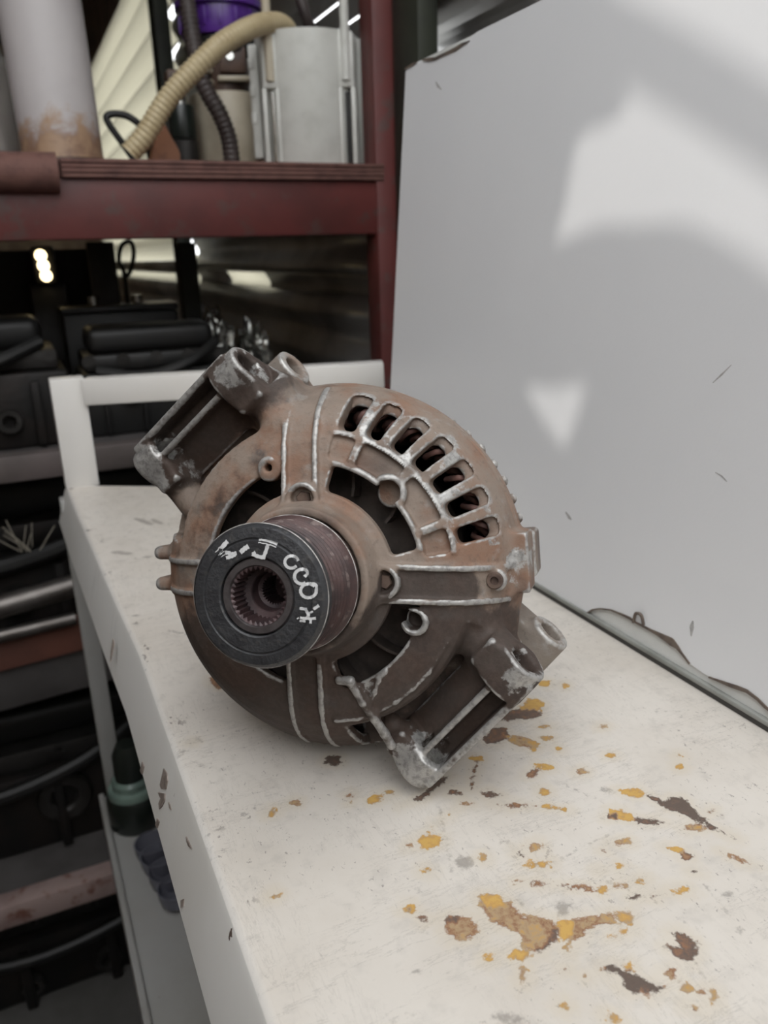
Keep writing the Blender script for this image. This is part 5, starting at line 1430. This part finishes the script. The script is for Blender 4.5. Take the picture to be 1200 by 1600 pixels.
STEEL = simple('stator_steel', (0.16, 0.14, 0.125), (0.10, 0.075, 0.06), 60, 0.55, 0.35, 0.4, 0.65, 0.2, 300)
pr_ = []
z = -12.0
while z > -31:
    pr_ += [(74.6, z), (74.6, z - 0.9), (74.1, z - 1.0), (74.1, z - 1.3)]; z -= 1.4
mm(MB().lathe([(60, -12)] + pr_ + [(60, z)], n=120, closed=True), 'stator', STEEL)
mb = MB()
for k in range(60):                                # wire loops standing up behind the slots
    for j, (ro, ri_, zt_) in enumerate(((69.0, 60.5, 9.0), (66.5, 62.5, 4.0))):
        t = 6.0 * k + 3.0 * j; t2 = t + 7.0
        if 95 < t < 172 or 272 < t < 346: zt_ -= 16
        mb.tube(spline([Vector(pol(ro, t, -13)), Vector(pol(ro, t + 1, zt_ - 5)), Vector(pol((ro + ri_) / 2 + 1, (t + t2) / 2, zt_)), Vector(pol(ri_, t2 - 1, zt_ - 5)), Vector(pol(ri_, t2, -13))], 3), 1.25, 6, caps=False)
tag(mm(mb, 'windings', M['copper'], alt, 60), kind='stuff')
mm(MB().lathe([(22, -50), (53, -50), (53, -14), (50, -10), (22, -10)], n=48, closed=True), 'rotor', M['rotor'])
mb = MB(); mb.lathe([(23, 8), (52, 8), (52, 9.2), (23, 9.2)], n=48, closed=True); mm(mb, 'fan', M['rotor'])
for k in range(12):
    t = 30 * k + 7
    mb = MB(); pts = [Vector(pol(33 + 18 * i / 5, t + 12 * (i / 5) ** 1.5, 0)) for i in range(6)]
    for a, b in zip(pts[:-1], pts[1:]): mb.prism([a + Vector((0, 0, 9)), b + Vector((0, 0, 9)), b + Vector((0, 0, 19)), a + Vector((0, 0, 19))], (b - a).normalized().cross(Vector((0, 0, 1))) * 1.2)
    mm(mb, 'fan_blade', M['rotor'])
mm(MB().cyl((0, 0, -60), (0, 0, 49), 9, n=24), 'shaft', M['rotor'])

# ---- pulley
PUL = simple('pulley_metal', (0.085, 0.05, 0.047), (0.05, 0.034, 0.034), 90, 0.48, 0.35, 0.4, 0.65, 0.15, 400, c3=(0.16, 0.12, 0.11))
PULB = simple('pulley_black', (0.040, 0.041, 0.044), (0.028, 0.028, 0.031), 160, 0.42, 0.15, 0.4, 0.65, 0.25, 700, c3=(0.055, 0.053, 0.052))
HUBR = simple('hub_brown', (0.075, 0.045, 0.046), (0.05, 0.034, 0.036), 160, 0.5, 0.2, 0.4, 0.65, 0.15, 500)
BORE = simple('bore_ring', (0.075, 0.066, 0.066), (0.048, 0.04, 0.041), 160, 0.45, 0.3, 0.4, 0.65, 0.15, 500)
EDGE = simple('bright_edge', (0.50, 0.48, 0.46), (0.2, 0.18, 0.17), 140, 0.45, 0.3, 0.45, 0.6)
gp = [(20, 49.5), (24.6, 49.5), (25.0, 50.2), (25.0, 52.4), (24.5, 53.0)]
for k in range(6):
    z0_ = 54.0 + 3.35 * k
    gp += [(23.9, z0_), (21.5, z0_ + 1.35), (21.5, z0_ + 2.0), (23.9, z0_ + 3.1)]
gp += [(23.9, 74.6), (23.2, 75.0), (23.2, 76.0), (20, 76.0)]
pul = mm(MB().lathe(gp, n=96, closed=True), 'pulley', PUL)
cap_ = mm(MB().lathe([(13.0, 76.2), (23.3, 76.2), (24.0, 76.9), (24.15, 79.6), (24.0, 80.8), (22.7, 82.3), (19.5, 82.75), (19.1, 82.35), (18.8, 82.35), (18.4, 82.95), (13.6, 83.0), (13.1, 82.6)], n=96, closed=True), 'pulley_cap', PULB, pul)
mm(MB().torus((0, 0, 80.4), (0, 0, 1), 24.12, 0.2, 96, 6), 'cap_edge', EDGE, pul)
mm(MB().torus((0, 0, 52.0), (0, 0, 1), 25.02, 0.22, 96, 6), 'flange_edge', EDGE, pul)
NS = 66
def star(bm, r0, r1, z, n=NS): return [bm.verts.new((math.cos(2 * PI * (i + 0.5) / n) * (r0 if (i // 1) % 2 else r1), math.sin(2 * PI * (i + 0.5) / n) * (r0 if i % 2 else r1), z)) for i in range(n)]
def circ(bm, r, z, n=NS): return [bm.verts.new((math.cos(2 * PI * (i + 0.5) / n) * r, math.sin(2 * PI * (i + 0.5) / n) * r, z)) for i in range(n)]
mb = MB(); bm = mb.bm
R0 = [circ(bm, 10.0, 76), circ(bm, 9.95, 81.5), star(bm, 8.6, 9.7, 81.0), star(bm, 8.4, 9.5, 73.0), circ(bm, 8.2, 72.8), circ(bm, 6.9, 72.5), circ(bm, 6.6, 72.0), circ(bm, 6.4, 67.5), circ(bm, 5.6, 67.0), star(bm, 4.7, 5.5, 66.7), star(bm, 4.7, 5.5, 56)]
for A, B in zip(R0[:-1], R0[1:]):
    for i in range(NS): bm.faces.new((A[i], A[(i + 1) % NS], B[(i + 1) % NS], B[i]))
bm.faces.new(R0[-1])
mm(mb, 'splined_bore', HUBR, pul, 25)

mm(MB().lathe([(10.0, 76), (12.75, 76), (12.75, 81.6), (12.3, 82.2), (10.4, 82.2), (10.0, 81.6)], n=72, closed=True), 'bore_ring', BORE, pul)


# ---- white marker letters on the pulley face
AM = Matrix.Translation(ACEN) @ Matrix((EX, EY, AX)).transposed().to_4x4()
AMI = AM.inverted()
def alt_pt(px, py, z):
    o = AMI @ Vector((0, 0, CAM_H)); v = AMI.to_3x3() @ Vector(RM @ np.array([px - 600.0, py - 800.0, FPX]))
    q = o + v * ((z * 0.001 - o.z) / v.z)
    return Vector((q.x * 1000, q.y * 1000, z))
def face_z(q):
    r = math.hypot(q.x, q.y)
    return float(np.interp(r, [13.6, 18.4, 18.8, 19.1, 19.5, 22.7, 24.0], [83.0, 82.95, 82.4, 82.4, 82.75, 82.3, 80.8])) + 0.07
INK = simple('white_marker', (0.62, 0.62, 0.62), (0.42, 0.42, 0.43), 500, 0.6, 0, 0.5, 0.7)
def c3(*p): return [(240 + x / 3.3333, 760 + y / 3.3333) for x, y in p]
def ring_(cx, cy, rx, ry, a0, a1, n=12): return c3(*[(cx + rx * math.cos(R_(a0 + (a1 - a0) * i / n)), cy + ry * math.sin(R_(a0 + (a1 - a0) * i / n))) for i in range(n + 1)])
STROKES = [(c3((382, 286), (352, 320), (326, 352)), 3.6), (c3((346, 362), (362, 350), (384, 345), (408, 352), (432, 348)), 3.0), (c3((378, 372), (402, 366), (424, 356)), 2.8),
           (c3((452, 344), (472, 326), (494, 312)), 3.6),
           (c3((546, 284), (590, 292), (640, 308)), 3.0), (c3((556, 277), (600, 284), (644, 298)), 1.2), (c3((596, 300), (586, 335), (572, 372)), 2.8), (c3((582, 372), (548, 366), (514, 352)), 2.8), (c3((514, 352), (530, 342)), 2.0),
           (ring_(718, 394, 34, 32, 40, 350), 2.2), (ring_(772, 470, 38, 38, 60, 300), 2.4), (c3((790, 432), (800, 452), (786, 470)), 2.2), (ring_(806, 544, 40, 36, -10, 320), 2.3), (c3((812, 505), (842, 512), (846, 545)), 2.0),
           (c3((762, 634), (792, 640)), 2.0), (c3((790, 634), (800, 656), (806, 672), (792, 690)), 2.0), (c3((832, 640), (858, 622)), 2.2), (c3((828, 652), (806, 662)), 1.4), (c3((764, 684), (800, 690), (842, 688)), 1.8), (c3((762, 700), (790, 702)), 1.4), (c3((786, 690), (784, 708)), 1.4), (c3((818, 692), (816, 714)), 1.6), (c3((748, 690), (756, 684)), 0.9)]
for si, (pts, w) in enumerate(STROKES):
    P = [alt_pt(x, y, 83.0) for x, y in pts]
    P = spline(P, 4); w2_ = w / 1239.3 * 260 / 2 * 2.0
    mb = MB(); bm = mb.bm; L_ = []; R2_ = []
    for i, p in enumerate(P):
        d = (P[min(i + 1, len(P) - 1)] - P[max(i - 1, 0)]); d.z = 0; n_ = Vector((-d.y, d.x, 0)).normalized()
        jit = 1 + 0.18 * math.sin(i * 2.3 + len(P))
        a, b = p + n_ * w2_ * jit, p - n_ * w2_ * jit
        h_ = 0.012 * si
        L_.append((bm.verts.new((a.x, a.y, face_z(a) + h_)), bm.verts.new((a.x, a.y, face_z(a) - 0.12)))); R2_.append((bm.verts.new((b.x, b.y, face_z(b) + h_)), bm.verts.new((b.x, b.y, face_z(b) - 0.12))))
    for i in range(len(P) - 1):
        bm.faces.new((L_[i][0], L_[i + 1][0], R2_[i + 1][0], R2_[i][0])); bm.faces.new((L_[i][0], L_[i][1], L_[i + 1][1], L_[i + 1][0])); bm.faces.new((R2_[i][0], R2_[i + 1][0], R2_[i + 1][1], R2_[i][1]))
    for e_ in (0, -1): bm.faces.new((L_[e_][0], R2_[e_][0], R2_[e_][1], L_[e_][1]))
    mm(mb, 'marker_stroke', INK, pul)

# ---- screws
SCR = simple('screw_metal', (0.17, 0.12, 0.095), (0.09, 0.06, 0.05), 200, 0.5, 0.4)
for t, r_, z0_ in ((-2.6, 69.6, 18.5),):
    c_ = Vector(pol(r_, t, z0_))
    mm(MB().lathe([(0, 0), (3.3, 0), (3.3, 2.2), (2.9, 2.8), (1.6, 2.8), (1.4, 1.4), (0, 1.4)], c_, (0, 0, 1), 20), 'screw', SCR)
for t in (-3.0, 91.5):
    c_ = Vector(pol(30.5, t, 34.0))
    mm(MB().lathe([(0, 0), (3.0, 0), (3.0, 1.6), (2.5, 2.2), (0, 2.2)], c_, (0, 0, 1), 6), 'screw', SCR, alt, 20)
